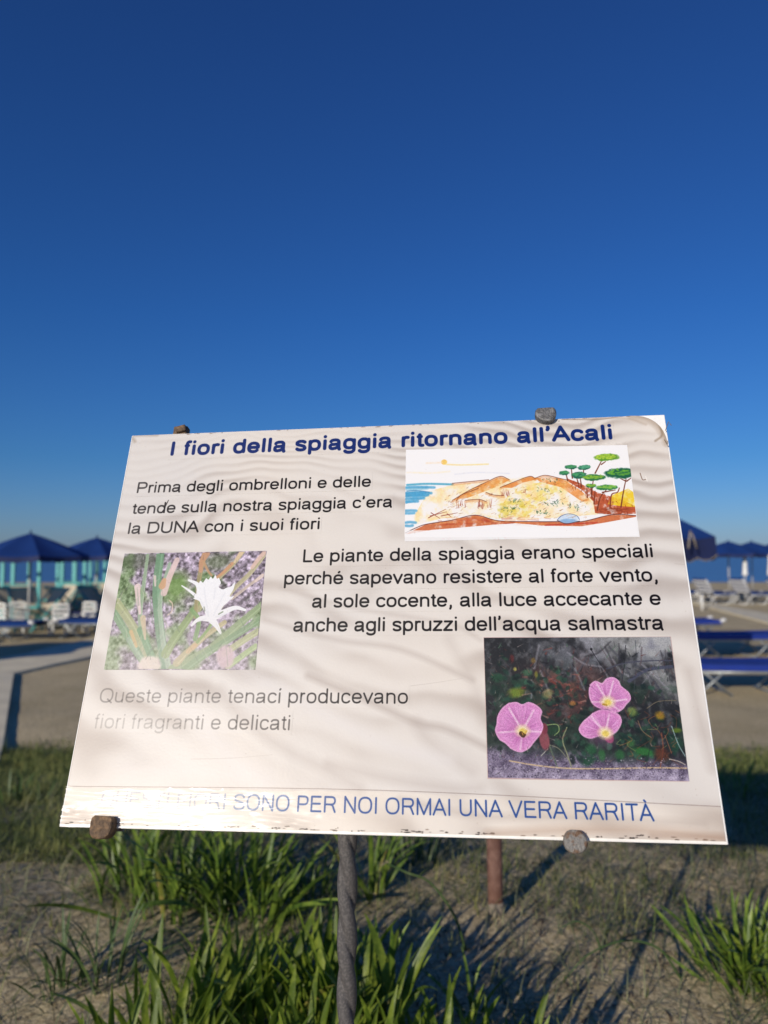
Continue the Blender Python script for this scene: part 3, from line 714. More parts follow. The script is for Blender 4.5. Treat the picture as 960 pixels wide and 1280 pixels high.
# scratch through a letter, specks, grime along the edges, shading painted on the curled corner
stroke([uv(201, 642), uv(205, 636), uv(210, 626)], .9, K); stroke([uv(799, 592), uv(802, 600), uv(806, 600)], .8, col(120, 90, 70), .9); stroke([uv(806, 596), uv(808, 602)], .9, col(246, 240, 232), .9)
for k in range(80):
    x = random.uniform(150, 595) if random.random() < .8 else random.uniform(0, 150)
    y = abs(random.gauss(0, 1.6)) + .2
    blob(x, y, random.uniform(.4, 2.6), random.uniform(.25, .7), col(*random.choice([(60, 46, 36), (96, 76, 60), (40, 34, 30)])), random.uniform(.4, .95), rag=.3)
for x, y in ((170, 1.4), (330, 2.0), (341, 1.4), (395, 1.2), (478, 1.8), (210, 1.2), (238, 1.0)):
    for k in range(6): blob(x + random.gauss(0, 4), y + random.gauss(0, .5), random.uniform(.4, 1.7), random.uniform(.25, .6), col(50, 40, 34), .9, rag=.3)
stroke([(400, 1), (470, 6), (540, 7), (600, 2)], 7, col(170, 140, 118), .35, soft=7); stroke([(540, 3), (600, 3)], 6, col(150, 120, 100), .3, soft=5)
stroke([(0, 30), (0, 420)], 1.0, col(160, 140, 124), .5, soft=1.2); stroke([(4, 412), (0, 420), (30, 419.5)], 3, col(120, 96, 70), .4, soft=4)
for k in range(60): blob(random.uniform(60, 595), 420 - abs(random.gauss(0, .8)), random.uniform(.6, 3), .5, col(110, 90, 70), .6, rag=.3)
stroke([(498, 419), (530, 417), (556, 420)], 1.2, col(120, 96, 76), .5, soft=1)
stroke([(566, 419), (584, 412), (594, 400), (599, 384)], 5, col(150, 128, 106), .55, soft=6); stroke([(572, 419), (588, 411), (596, 398), (599, 386)], 1.4, col(110, 92, 74), .3, soft=1.6); stroke([(520, 419.5), (560, 417), (580, 408)], 2, col(170, 150, 130), .5, soft=3)  # brown rim puts the shade of the curled corner into the print
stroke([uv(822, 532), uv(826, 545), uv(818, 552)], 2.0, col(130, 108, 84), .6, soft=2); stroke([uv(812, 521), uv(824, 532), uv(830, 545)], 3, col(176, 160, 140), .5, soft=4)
for u_, v_, L_ in ((40, 190, 60), (330, 130, 50), (120, 60, 80), (250, 270, 40), (480, 215, 40), (590, 250, 30)):      # faint creases of the laminate
    stroke([(u_, v_), (u_ + L_ * .5, v_ + random.uniform(-4, 4)), (u_ + L_, v_ + random.uniform(-14, 14))], .5, col(160, 148, 140), .35, w1=.2, soft=.5)
stroke([(0, 33.5), (300, 35.4), (600, 27.6)], .5, col(120, 100, 92), .75, soft=.5)
for k in range(120): blob(random.uniform(0, 600), random.uniform(0, 420), .35, .35, col(150, 130, 116), random.uniform(.2, .6))
img = np.clip(img, 0, 1) * .925
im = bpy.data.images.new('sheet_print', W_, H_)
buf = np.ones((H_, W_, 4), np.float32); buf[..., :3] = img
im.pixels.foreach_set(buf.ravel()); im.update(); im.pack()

# ------------------------------------------------------------------ the sign
r1 = Vector((0.99263, 0.02515, -0.11854)).normalized(); r2 = Vector((0.02265, 0.91466, 0.40358)); r2 = (r2 - r1 * r2.dot(r1)).normalized()
tw = lambda c: CX * c[0] + CU * c[1] + CF * c[2]
AU, AV = tw(r1), tw(r2)
AN = AU.cross(AV).normalized()
if AN.y > 0: AN = -AN
ORG = Vector((0, 0, CAMZ)) + tw((-0.30520, -0.29462, 0.69802))
SB = Vector((-0.040, 0.790, 0)); SB.z = gz(SB.x, SB.y)
def S(u, v, n=0.0): return ORG + AU * (u / 1000) + AV * (v / 1000) + AN * (n / 1000) - SB
sign = tag(empty('information_sign', SB), 'white plastic covered sign about beach flowers on a twisted iron stake in front', 'sign')

M_print = bpy.data.materials.new('printed_laminate'); M_print.use_nodes = True
t = M_print.node_tree; b = t.nodes['Principled BSDF']
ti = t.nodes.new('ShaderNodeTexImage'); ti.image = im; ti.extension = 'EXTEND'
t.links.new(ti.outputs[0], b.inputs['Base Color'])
b.inputs['Roughness'].default_value = 0.37; b.inputs['Specular IOR Level'].default_value = 0.22
tc = t.nodes.new('ShaderNodeTexCoord')
n = t.nodes.new('ShaderNodeTexNoise'); n.inputs['Scale'].default_value = 420; n.inputs['Detail'].default_value = 3
n2 = t.nodes.new('ShaderNodeTexNoise'); n2.inputs['Scale'].default_value = 9; n2.inputs['Detail'].default_value = 3
t.links.new(tc.outputs['Object'], n.inputs['Vector']); t.links.new(tc.outputs['Object'], n2.inputs['Vector'])
bp = t.nodes.new('ShaderNodeBump'); bp.inputs['Strength'].default_value = .14; bp.inputs['Distance'].default_value = .0005
bp2 = t.nodes.new('ShaderNodeBump'); bp2.inputs['Strength'].default_value = .3; bp2.inputs['Distance'].default_value = .004
t.links.new(n.outputs[0], bp.inputs['Height']); t.links.new(n2.outputs[0], bp2.inputs['Height']); t.links.new(bp2.outputs[0], bp.inputs['Normal']); t.links.new(bp.outputs[0], b.inputs['Normal'])
M_board = mat('white_board', (0.86, 0.86, 0.84), rough=.4, var=.06, vscale=30, bump=.2, bscale=60)

mb = MB()   # board
mb.add([S(-1.5, -2.5, -.5), S(601.5, -2.5, -.5), S(601.5, 420.6, -.5), S(-1.5, 420.6, -.5), S(-1.5, -2.5, -8), S(601.5, -2.5, -8), S(601.5, 420.6, -8), S(-1.5, 420.6, -8)],
       [(0, 1, 2, 3), (7, 6, 5, 4), (0, 4, 5, 1), (1, 5, 6, 2), (2, 6, 7, 3), (3, 7, 4, 0)])
mb.build('board', M_board, sign, bevel=.0008)

def sheet_n(u, v):
    """gentle warp of the laminated sheet and the curled corner, mm"""
    d = (u - 548) / 52 + (v - 372) / 48
    k = max(0, d - 1.0)
    return 0.5 + 9 * k ** 2
def patch(name, u0, u1, v0, v1, lift, nu, nv, corner=0):
    vs, uvs, fs = [], [], []
    for j in range(nv + 1):
        for i in range(nu + 1):
            u, v = u0 + (u1 - u0) * i / nu, v0 + (v1 - v0) * j / nv
            if corner:      # rounded top right corner
                du, dv = u - (u1 - corner), v - (v1 - corner)
                if du > 0 and dv > 0:
                    m_, h_ = max(du, dv), math.hypot(du, dv)
                    du, dv = du * m_ / h_, dv * m_ / h_
                    u, v = u1 - corner + du, v1 - corner + dv
            vs.append(S(u, v, sheet_n(u, v) + lift)); uvs.append((u / SW, v / SH))
    for j in range(nv):
        for i in range(nu):
            a = j * (nu + 1) + i; fs.append((a, a + 1, a + nu + 2, a + nu + 1))
    m_ = MB(); m_.add(vs, fs); o = m_.build(name, M_print, None, smooth=True)
    ul = o.data.uv_layers.new(name='print')
    for lp in o.data.loops: ul.data[lp.index].uv = uvs[lp.vertex_index]
    return o
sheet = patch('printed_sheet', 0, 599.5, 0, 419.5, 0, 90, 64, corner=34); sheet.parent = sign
for (u0, u1, v0, v1), lb in zip([(322.3, 558.8, 279.4, 387.2), (16.5, 174.4, 146.0, 271.4), (400.9, 576.9, 46.9, 177.0)],
                                ['watercolour print of sandy dunes, blue sea and green umbrella pines', 'pale photo print of a white sea daffodil among green leaves', 'photo print of three pink bindweed flowers over dark leaves']):
    o = patch('printed_picture', u0, u1, v0, v1, .25, 20, 12); o.parent = sheet; o['label'] = lb
TL = ['bold blue title line', 'black line beginning Prima degli', 'black line beginning tende sulla', 'black line beginning la DUNA', 'black line beginning Le piante', 'black line beginning perché', 'black line beginning al sole', 'black line beginning anche agli', 'grey line beginning Queste piante, worn and paled by painted glare', 'very pale line beginning fiori fragranti, wear and glare put into the ink', 'blue capital letter line under clear tape']
for (s_, u0, u1, v0, v1), lb in zip(LINES, TL):
    o = patch('text_line', u0 - 2, u1 + 2, v0, v1, .2, 30, 1); o.parent = sheet; o['label'] = lb

# clear wrinkled adhesive tape along the bottom
M_tape = bpy.data.materials.new('clear_tape'); M_tape.use_nodes = True
t = M_tape.node_tree; t.nodes.remove(t.nodes['Principled BSDF'])
tr = t.nodes.new('ShaderNodeBsdfTransparent'); tr.inputs[0].default_value = (.985, .98, .975, 1)
gl = t.nodes.new('ShaderNodeBsdfGlossy'); gl.inputs['Roughness'].default_value = .19
fr = t.nodes.new('ShaderNodeFresnel'); fr.inputs[0].default_value = 1.34
mx = t.nodes.new('ShaderNodeMixShader'); t.links.new(fr.outputs[0], mx.inputs[0]); t.links.new(tr.outputs[0], mx.inputs[1]); t.links.new(gl.outputs[0], mx.inputs[2])
t.links.new(mx.outputs[0], t.nodes['Material Output'].inputs['Surface'])
tc = t.nodes.new('ShaderNodeTexCoord'); mp = t.nodes.new('ShaderNodeMapping'); mp.inputs['Scale'].default_value = (9, 9, 75)
nz = t.nodes.new('ShaderNodeTexNoise'); nz.inputs['Scale'].default_value = 1.0; nz.inputs['Detail'].default_value = 2.0; nz.inputs['Distortion'].default_value = .7
t.links.new(tc.outputs['Object'], mp.inputs[0]); t.links.new(mp.outputs[0], nz.inputs['Vector'])
bp = t.nodes.new('ShaderNodeBump'); bp.inputs['Distance'].default_value = .004
sx_ = t.nodes.new('ShaderNodeSeparateXYZ'); mr = t.nodes.new('ShaderNodeMapRange'); mr.inputs[1].default_value = .02; mr.inputs[2].default_value = -.16; mr.inputs[3].default_value = .10; mr.inputs[4].default_value = .75
t.links.new(tc.outputs['Object'], sx_.inputs[0]); t.links.new(sx_.outputs[0], mr.inputs[0]); t.links.new(mr.outputs[0], bp.inputs['Strength'])
t.links.new(nz.outputs[0], bp.inputs['Height']); t.links.new(bp.outputs[0], gl.inputs['Normal']); t.links.new(bp.outputs[0], fr.inputs['Normal'])
vs, fs = [], []
nu, nv = 220, 22
for j in range(nv + 1):
    for i in range(nu + 1):
        u = -1 + 603 * i / nu; f_ = j / nv
        top = np.interp(u, [0, 300, 600], [33, 35.0, 27.2]) + .5 * (vnoise(np.array(u / 4), np.array(2.0), 90) - .5)
        v = -2.2 + (top + 2.2) * f_
        wr = .9 * (1 - sstep(150, 330, u)) + .12
        h = 1.1 + wr * 1.5 * abs(float(fbm(np.array(u / 26 + v / 9), np.array(v / 3.5), 92, 3)) - .5) * 2
        vs.append(S(u, v, h))
for j in range(nv):
    for i in range(nu): a = j * (nu + 1) + i; fs.append((a, a + 1, a + nu + 2, a + nu + 1))
m_ = MB(); m_.add(vs, fs); m_.build('clear_tape', M_tape, sign, smooth=True)
# loose end of film beyond the right edge
m_ = MB(); m_.add([S(601, 2, .4), S(607, -1, -2), S(610, 14, -3), S(606.5, 38, -2), S(601, 44, .4)], [(0, 1, 2, 3, 4)]); m_.build('film_end', M_tape, sign)
# torn film threads at the curled corner
m_ = MB()
for k in range(2):
    a = S(597 + random.uniform(-3, 4), 392 + random.uniform(-6, 8), 3); m_.tube([a, a + AU * random.uniform(.001, .005) + AV * random.uniform(-.008, .01) + AN * .003, a + AU * random.uniform(.001, .006) + AV * random.uniform(-.010, .006) + AN * .004], .0004, n=4)
m_.build('torn_thread', mat('dry_thread', (.16, .12, .08)), sign)

# iron parts
M_rust = mat('rusty_iron', (.12, .08, .05), rough=.7, metal=.2, col2=(.24, .15, .08), vscale=190, bump=.45, bscale=260)
M_grey = mat('weathered_iron', (.15, .09, .055), rough=.6, metal=.2, col2=(.20, .19, .175), vscale=150, bump=.3, bscale=420, c2lo=.40, c2hi=.50)
M_dkgrey = mat('dark_iron', (.10, .10, .10), rough=.5, metal=.3, col2=(.22, .22, .22), vscale=200, bump=.2, bscale=500)
M_stake = mat('grey_iron', (.085, .08, .08), rough=.55, metal=.2, col2=(.15, .14, .135), vscale=420, bump=.35, bscale=1500)
def head(u, v, r, d, mt, top=9.0, sides=20, sq=1.0, n0=-2.0, lab=None):
    """domed bolt head: rings along the sheet's normal, clipped flat above v+top"""
    m_ = MB(); vs, fs = [], []
    prof = [(0, r * .98), (d * .8, r), (d * .95, r * .93), (d, r * .82)]
    for h, rr in prof:
        for k in range(sides):
            a = 2 * math.pi * k / sides
            x, y = rr * math.cos(a), rr * math.sin(a)
            if sq != 1.0: q = (abs(math.cos(a)) ** sq + abs(math.sin(a)) ** sq) ** (-1 / sq); x, y = rr * q * math.cos(a), rr * q * math.sin(a)
            y = min(y, top); wob = 1 + .025 * math.sin(3 * a + u)
            vs.append(S(u + x * wob, v + y * wob, n0 + h))
    vs.append(S(u, v + min(0, top), n0 + d * 1.03)); c_ = len(vs) - 1
    for j in range(len(prof) - 1):
        for k in range(sides): fs.append((j * sides + k, j * sides + (k + 1) % sides, (j + 1) * sides + (k + 1) % sides, (j + 1) * sides + k))
    j = len(prof) - 1
    for k in range(sides): fs.append((j * sides + k, j * sides + (k + 1) % sides, c_))
    m_.add(vs, fs); o = m_.build('bolt_head', mt, sign, smooth=False)
    if lab: o['label'] = lab
    return o
head(44.7, -1, 11, 13, M_rust, sq=3.2, lab='brown rusty squarish bolt head at lower left')
head(473.8, -3, 10.2, 9, M_grey, lab='grey round bolt head at lower right', n0=0)
head(475.5, 424, 11.5, 9, M_dkgrey, top=5.5, lab='dark grey flat topped bolt head at upper right', n0=0)
m_ = MB()
Mx = Matrix((AU, AV, AN)).transposed()
m_.box(S(56, 424, -7), (.017, .016, .010), Mx); m_.box(S(58, 426.5, -1), (.012, .008, .007), Mx @ Matrix.Rotation(.25, 3, 'Z'))
o = m_.build('bolt_head', M_rust, sign, bevel=.0015); o['label'] = 'small dark block behind the upper left edge'
# straps behind the board, cross bar and the twisted stake
m_ = MB(); m_.box((S(50, 210, -14)), (.012, .43, .006), Mx); m_.build('back_strap', M_grey, sign)
m_ = MB(); m_.box((S(475, 210, -14)), (.012, .43, .006), Mx); m_.build('back_strap', M_grey, sign)
m_ = MB(); m_.box((S(262, 165, -20.5)), (.46, .014, .006), Mx); m_.build('cross_bar', M_grey, sign)
top_s = S(263, 160, -31); bot_s = Vector((0, 0, -.12))
N = 190; vs, fs = [], []
ring = []
for q in range(24):
    a0 = 2 * math.pi * q / 24
    rr_ = .58 + .42 * abs(math.cos(a0)) ** .7
    ring.append((rr_ * math.cos(a0), rr_ * math.sin(a0)))
for k in range(0):
    for q in range(4):
        a0, a1 = math.pi / 2 * k + math.pi / 4, math.pi / 2 * (k + 1) + math.pi / 4
        f_ = q / 4; x = math.cos(a0) * (1 - f_) + math.cos(a1) * f_; y = math.sin(a0) * (1 - f_) + math.sin(a1) * f_
        l_ = math.hypot(x, y); x, y = x / l_ * l_ ** .94, y / l_ * l_ ** .94
        ring.append((x, y))
for i in range(N + 1):
    p = bot_s.lerp(top_s, i / N); a = (p.z) / .054 * math.pi * -1 + .3
    for x, y in ring: vs.append(p + Vector((math.cos(a) * x - math.sin(a) * y, math.sin(a) * x + math.cos(a) * y, 0)) * .0104)
n_ = len(ring)
for i in range(N):
    for k in range(n_): fs.append((i * n_ + k, i * n_ + (k + 1) % n_, (i + 1) * n_ + (k + 1) % n_, (i + 1) * n_ + k))
m_ = MB(); m_.add(vs, fs); m_.build('twisted_stake', M_stake, sign, smooth=True)

# short brown steel post behind the sign
M_post = mat('brown_rust_paint', (.13, .06, .04), rough=.7, col2=(.19, .10, .07), vscale=40, bump=.4, bscale=200)
pb = at(620, 1142); pb.z = gz(pb.x, pb.y)
post = tag(empty('steel_post', pb), 'short round brown steel post standing in the sand behind the sign', 'post')
m_ = MB(); m_.tube([(0, 0, -.1), (-.001, 0, .05), (-.004, 0, .225)], .0215, n=18); m_.build('pole', M_post, post, smooth=True)
m_ = MB(); m_.tube([(-.004, 0, .222), (-.004, 0, .228), (-.004, 0, .25), (-.004, 0, .258)], .028, n=18, r1=.022); m_.build('cap', M_post, post, smooth=False)
m_ = MB(); m_.tube([(0, 0, -.02), (0, 0, .035)], .023, n=18, r1=.0222); m_.build('sand_stain', mat('sandy_rust', (.24, .20, .15), rough=.9), post, smooth=True)

# ------------------------------------------------------------------ sea daffodil plants: every large strap leaf is a part
M_leaf = mat('strap_leaf', (.13, .20, .02), rough=.42, spec=.5, col2=(.34, .42, .05), vscale=9, trans=.5, bump=.15, bscale=90)
M_leafm = mat('mid_leaf', (.09, .16, .022), rough=.45, spec=.45, col2=(.25, .34, .045), vscale=7, trans=.28)
M_leafd = mat('dull_leaf', (.065, .115, .035), rough=.5, spec=.4, col2=(.12, .17, .05), vscale=7, trans=.22)
M_leafy = mat('yellowing_leaf', (.22, .24, .04), rough=.5, col2=(.40, .30, .10), vscale=9, trans=.25)
M_straw = mat('dry_straw', (.30, .25, .16), rough=.9, var=.3, vscale=12)

def leaf_mesh(name, L, wd, bend, fold, m, tw_=0.0, side=0.0, n=9):
    vs, fs = [], []
    x = z = 0.0; ang = R(88)
    for i in range(n + 1):
        s_ = i / n
        wv = wd * (0.62 + 0.5 * math.sin(math.pi * min(1, s_ * .95 + .08)) ** .8) * (1 if s_ < .72 else math.sqrt(max(0.0, 1 - ((s_ - .72) / .285) ** 2.2)))
        wv = max(wv, wd * .05) / 2
        tt = tw_ * s_; lat = side * s_ * s_ * L
        nrm = Vector((-math.sin(ang), 0, math.cos(ang)))
        wdir = Vector((0, math.cos(tt), 0)) + nrm * math.sin(tt)
        c = Vector((x, lat, z))
        vs += [c - wdir * wv + nrm * fold * wv, c, c + wdir * wv + nrm * fold * wv]
        ang = R(88) - bend * (s_ + 1 / n) ** 1.5
        x += math.cos(ang) * L / n; z += math.sin(ang) * L / n
    for i in range(n):
        a = i * 3; fs += [(a, a + 1, a + 4, a + 3), (a + 1, a + 2, a + 5, a + 4)]
    me = bpy.data.meshes.new(name); me.from_pydata(vs, [], fs); me.update()
    for p in me.polygons: p.use_smooth = True
    me.materials.append(m)
    return me
LEAF = {}
def leaf_set(key, m, wd, n=10, bmax=1.5, seed=3):
    rr = random.Random(seed)
    LEAF[key] = [leaf_mesh('leaf', 1.0, wd, rr.uniform(.1, bmax * .75), rr.uniform(.15, .5), m, rr.uniform(-.9, .9), rr.uniform(-.12, .12)) for _ in range(n)]
leaf_set('wide', M_leaf, .057, 12, 1.2, 1)
leaf_set('mid', M_leafm, .043, 10, 1.4, 2)
leaf_set('thin', M_leafd, .030, 10, 1.6, 3)
leaf_set('dull', M_leafd, .05, 8, 1.5, 4)
leaf_set('old', M_leafy, .055, 6, 1.7, 5)
GP = 'sea daffodil clumps growing in the dune sand'
def plant(px, py, n, L, key, label, spread=.10, lean=.45, old=0, seed=0, tilt=(0, 0), loc=None):
    rr = random.Random(seed * 31 + 5)
    p = at(px, py) if loc is None else Vector((*loc, gz(*loc)))
    root = tag(empty('sea_daffodil_plant', p), label, 'plant', GP)
    n = int(n * 1.75)
    for k in range(n):
        ks = 'old' if k < old else key
        me = rr.choice(LEAF[ks])
        o = bpy.data.objects.new('leaf', me); COL.objects.link(o); o.parent = root
        a = rr.uniform(0, 2 * math.pi); r_ = spread * rr.random() ** .6
        gx_, gy_ = r_ * math.cos(a), r_ * math.sin(a)
        l_ = L * rr.uniform(.55, 1.02)
        o.location = (gx_, gy_, gz(p.x + gx_, p.y + gy_) - p.z - .015)
        az = a + rr.gauss(0, .6)
        tl = abs(rr.gauss(0, lean)) * (.4 + .6 * r_ / max(spread, .01))
        M = Matrix.Rotation(az, 4, 'Z') @ Matrix.Rotation(min(tl, 1.15), 4, 'Y') @ Matrix.Rotation(rr.uniform(-1.2, 1.2), 4, 'Z')
        M = Matrix.Rotation(tilt[0], 4, 'X') @ Matrix.Rotation(tilt[1], 4, 'Y') @ M
        o.rotation_euler = M.to_euler(); o.scale = (l_, l_ * rr.uniform(.85, 1.2) * (.30 / L) ** .35, l_)
    return root
plant(215, 1335, 22, .25, 'wide', 'broad green strap leaved clump filling the bottom edge left of the iron stake', .13, .38, 0, 1)
plant(290, 1290, 24, .25, 'wide', 'dense green clump at the bottom between the left edge leaves and the stake', .12, .36, 1, 22)
for q_, (lx_, ly_, lb_) in enumerate([(-.42, 1.27, 'clump below the lower picture edge at left, only its blade tips showing'), (-.24, 1.22, 'clump below the lower picture edge just left of the stake, tips showing'), (-.02, 1.20, 'clump below the lower picture edge just right of the stake, tips showing'), (.14, 1.26, 'clump below the lower picture edge at centre, tips showing'), (-.12, 1.36, 'clump rising from the very bottom behind the foot of the stake')]):
    plant(0, 0, 18, .27, 'wide', lb_, .10, .33, 0, 60 + q_, loc=(lx_, ly_))
plant(362, 1305, 20, .26, 'wide', 'tall bright green clump at the bottom just left of the twisted stake', .11, .33, 0, 2)
plant(455, 1340, 24, .28, 'wide', 'bright green clump at the bottom right of the twisted stake, blades crossing it', .10, .36, 1, 3)
plant(405, 1262, 15, .24, 'wide', 'upright green clump directly behind the lower stake', .07, .28, 0, 4)
plant(312, 1225, 9, .15, 'wide', 'narrow green clump in the row above the bottom left leaves', .08, .35, 1, 5)
plant(478, 1275, 15, .24, 'mid', 'slim green clump right of the stake reaching over the shade', .06, .35, 1, 23)
plant(545, 1342, 13, .18, 'wide', 'short sprigs with yellow green tips at the bottom centre', .10, .4, 2, 6)
plant(640, 1345, 8, .15, 'wide', 'low sprig at the bottom edge under the dark shade', .08, .4, 1, 7)
plant(590, 1272, 5, .15, 'mid', 'small lone bright sprig standing in the shaded sand', .02, .3, 1, 8)
plant(165, 1118, 22, .28, 'mid', 'leafy green clump under the rusty lower left bolt', .13, .40, 0, 9)
plant(225, 1138, 26, .32, 'mid', 'dense green clump behind the sign between left bolt and stake', .14, .36, 1, 10)
plant(285, 1130, 26, .33, 'mid', 'thick green clump hiding the sand below the faded lettering', .12, .36, 0, 24)
plant(312, 1150, 24, .30, 'mid', 'fan shaped dense green clump left of the stake under the sign', .09, .46, 0, 11)
plant(385, 1128, 12, .20, 'mid', 'small green tuft close behind the stake at its left', .06, .4, 0, 12)
plant(462, 1120, 16, .28, 'mid', 'slender green tuft behind the stake at its right, with brown tips', .06, .32, 3, 13)
plant(520, 1085, 12, .24, 'dull', 'dark green tuft between stake and brown post', .09, .45, 1, 14)
plant(930, 1222, 44, .21, 'mid', 'large fan of green strap leaves at the right edge', .09, .55, 0, 15, tilt=(0, -.2))
plant(990, 1240, 16, .24, 'wide', 'green clump cut by the lower right corner of the picture', .10, .5, 0, 16)
plant(130, 1226, 20, .20, 'thin', 'thin dark bladed clump alone on bare sand at left', .06, .36, 0, 17)
plant(78, 1232, 12, .17, 'thin', 'sparse thin tuft at far left beside the thin dark clump', .06, .45, 0, 18)
plant(925, 1000, 16, .24, 'mid', 'green clump behind the lower right corner of the sign', .14, .9, 0, 19)
plant(898, 985, 10, .24, 'mid', 'spreading bright leaves touching the right edge of the sign', .10, 1.0, 1, 20)
plant(30, 1005, 14, .20, 'dull', 'dull green tuft in the grass at the left edge', .12, .6, 0, 21)

# ------------------------------------------------------------------ uncountable grass, dead stems and litter
def blades(name, P, L, wd, az, lean, curl, m, label, seg=4, lie=None, grav=0.0):
    n = len(P)
    s_ = np.linspace(0, 1, seg + 1)
    V = np.zeros((n, seg + 1, 2, 3))
    pos = np.stack([P[:, 0], P[:, 1], ground_z(P[:, 0], P[:, 1]) - .004], -1)
    ang = lean.copy(); cur = pos.copy()
    dx, dy = np.cos(az), np.sin(az)
    yaw = np.zeros(n)
    base = pos[:, 2]
    for i in range(seg + 1):
        wv = wd * (1 - s_[i] ** 1.6) / 2 + wd * .05
        a_ = az + yaw
        sx, sy = -np.sin(a_), np.cos(a_)
        V[:, i, 0] = cur + np.stack([-sx * wv, -sy * wv, np.zeros(n)], -1)
        V[:, i, 1] = cur + np.stack([sx * wv, sy * wv, np.zeros(n)], -1)
        st = L / seg
        cur = cur + np.stack([np.cos(a_) * np.sin(ang) * st, np.sin(a_) * np.sin(ang) * st, np.cos(ang) * st], -1)
        ang = ang + curl[:, 0] / seg
        yaw = yaw + curl[:, 1] / seg
        gzn = ground_z(cur[:, 0], cur[:, 1]) + .003
        cur[:, 2] = np.maximum(cur[:, 2], gzn)
    V = V.reshape(-1, 3)
    b0 = (np.arange(n) * (seg + 1) * 2)[:, None]
    i_ = np.arange(seg)[None, :] * 2
    F = np.stack([b0 + i_, b0 + i_ + 1, b0 + i_ + 3, b0 + i_ + 2], -1).reshape(-1, 4)
    return tag(npmesh(name, V, F, m, smooth=True), label, kind='stuff')

def scatter(n, x0, x1, y0, y1, dens):
    x = rng.uniform(x0, x1, n); y = y0 + (y1 - y0) * rng.random(n)
    k = rng.random(n) < dens(x, y)
    return np.stack([x[k], y[k]], -1)
patchy = lambda x, y, s_=1.6, sd=140: sstep(.42, .62, fbm(x * s_ + 50, y * s_ + 50, sd, 4))
vx = lambda x, y: x / np.maximum(y, .3)          # how far to the side, seen from the path where one reads the sign
def d_green(x, y):
    d = sstep(.48, .66, fbm(x * 3 + 50, y * 3 + 50, 140, 4)) * .5 + .05
    left = sstep(-.22, -.42, vx(x, y))
    d = np.where(y > 2.5, d * .7 + .75 * left * sstep(.38, .58, fbm(x * 2.2, y * 2.2, 144, 4)) + .08, d)
    d = d + .12 * left * sstep(2.0, 3.4, y) + .14 * sstep(.38, .5, vx(x, y)) * sstep(2.2, 3.0, y)
    d = d * sstep(7.3, 5.7, y + .6 * (fbm(x * .9, y * .9, 150, 3) - .5))
    d = d * (1 - .62 * sstep(-.16, -.02, vx(x, y)) * sstep(.52, .36, vx(x, y)) * sstep(3.9, 3.0, y))
    bare = sstep(-.2, -.35, vx(x, y)) * sstep(2.35, 2.0, y)
    return np.clip(d * (1 - .85 * bare), 0, 1)
M_grass = mat('couch_grass', (.12, .16, .04), rough=.7, col2=(.36, .36, .11), vscale=7, trans=.35)
M_wiry = mat('wiry_grass', (.10, .12, .055), rough=.7, col2=(.27, .27, .14), vscale=3, trans=.1)
P = scatter(860000, -5.1, 5.1, 1.3, 7.4, lambda x, y: d_green(x, y) * (np.abs(x) < .62 * y + .35)); n = len(P)
blades('dune_grass', P, rng.uniform(.02, .085, n) * (.5 + rng.random(n)), rng.uniform(.002, .0042, n) * np.clip(P[:, 1] / 3, 1, 2), rng.uniform(0, 6.283, n), rng.uniform(.2, 1.45, n), np.stack([rng.uniform(-.2, 1.6, n), rng.normal(0, .4, n)], -1), M_grass, 'short olive green grass creeping over the dune sand')
P = scatter(20000, -3.2, 3.2, 1.3, 4.2, lambda x, y: .3 + .5 * patchy(x, y, 2.0, 160) * (vx(x, y) > -.1)); n = len(P)
blades('curled_grass', P, rng.uniform(.10, .30, n), rng.uniform(.0016, .0032, n), rng.uniform(0, 6.283, n), rng.uniform(.1, .9, n), np.stack([rng.uniform(1.6, 3.4, n), rng.normal(0, 1.0, n)], -1), M_wiry, 'thin wiry grey green grass curling over the sand', seg=9)
P = scatter(34000, -4, 4, 1.3, 5.5, lambda x, y: .15 + .6 * patchy(x, y, 2.2, 170)); n = len(P)
blades('dead_stems', P, rng.uniform(.04, .16, n), rng.uniform(.0015, .0038, n), rng.uniform(0, 6.283, n), rng.uniform(1.2, 1.6, n), np.stack([rng.uniform(-.1, .5, n), rng.normal(0, .9, n)], -1), M_straw, 'pale dry stems and straw lying on the sand', seg=5)
M_lit = mat('dark_litter', (.10, .075, .05), rough=1, var=.5, vscale=30)
P = scatter(26000, -4, 4, 1.3, 5.5, lambda x, y: .1 + .6 * patchy(x, y, 2.6, 180)); n = len(P)
blades('leaf_litter', P, rng.uniform(.012, .05, n), rng.uniform(.003, .008, n), rng.uniform(0, 6.283, n), rng.uniform(1.2, 1.6, n), np.stack([rng.uniform(-.6, .9, n), rng.normal(0, .8, n)], -1), M_lit, 'dark brown plant litter scattered over the dune', seg=3)
# bent stalks one can tell apart
def stalk(pts, r, label, m=M_leafd, head=None):
    base = Vector(pts[0]); root = tag(empty('bent_stalk', base), label, 'stalk')
    Q = smooth_pts([tuple(Vector(p) - base) for p in pts], 6)
    b_ = MB(); b_.tube([Vector(q) for q in Q], r, n=6, r1=r * .45); b_.build('stem', m, root, smooth=True)
    if head:
        b_ = MB()
        e = Vector(Q[-1])
        for k in range(7): b_.tube([e, e + Vector((random.uniform(-.03, .01), random.uniform(-.01, .01), random.uniform(-.012, .014)))], .0012, n=4)
        b_.build('dry_flower_head', M_straw, root)
def gp(px, py, h=0.0, y=None):
    p = at(px, py); p.z = gz(p.x, p.y) + h; return tuple(p)
a = at(582, 1188); b2 = at(492, 1170)
stalk([tuple(a), (a.x - .03, a.y, a.z + .09), (a.x - .09, a.y + .01, a.z + .165), (a.x - .15, a.y + .01, a.z + .19), (b2.x - .02, b2.y, a.z + .185)], .0042, 'long arching pale green stalk with dry brown head right of the stake', head=1)
a = at(852, 1225)
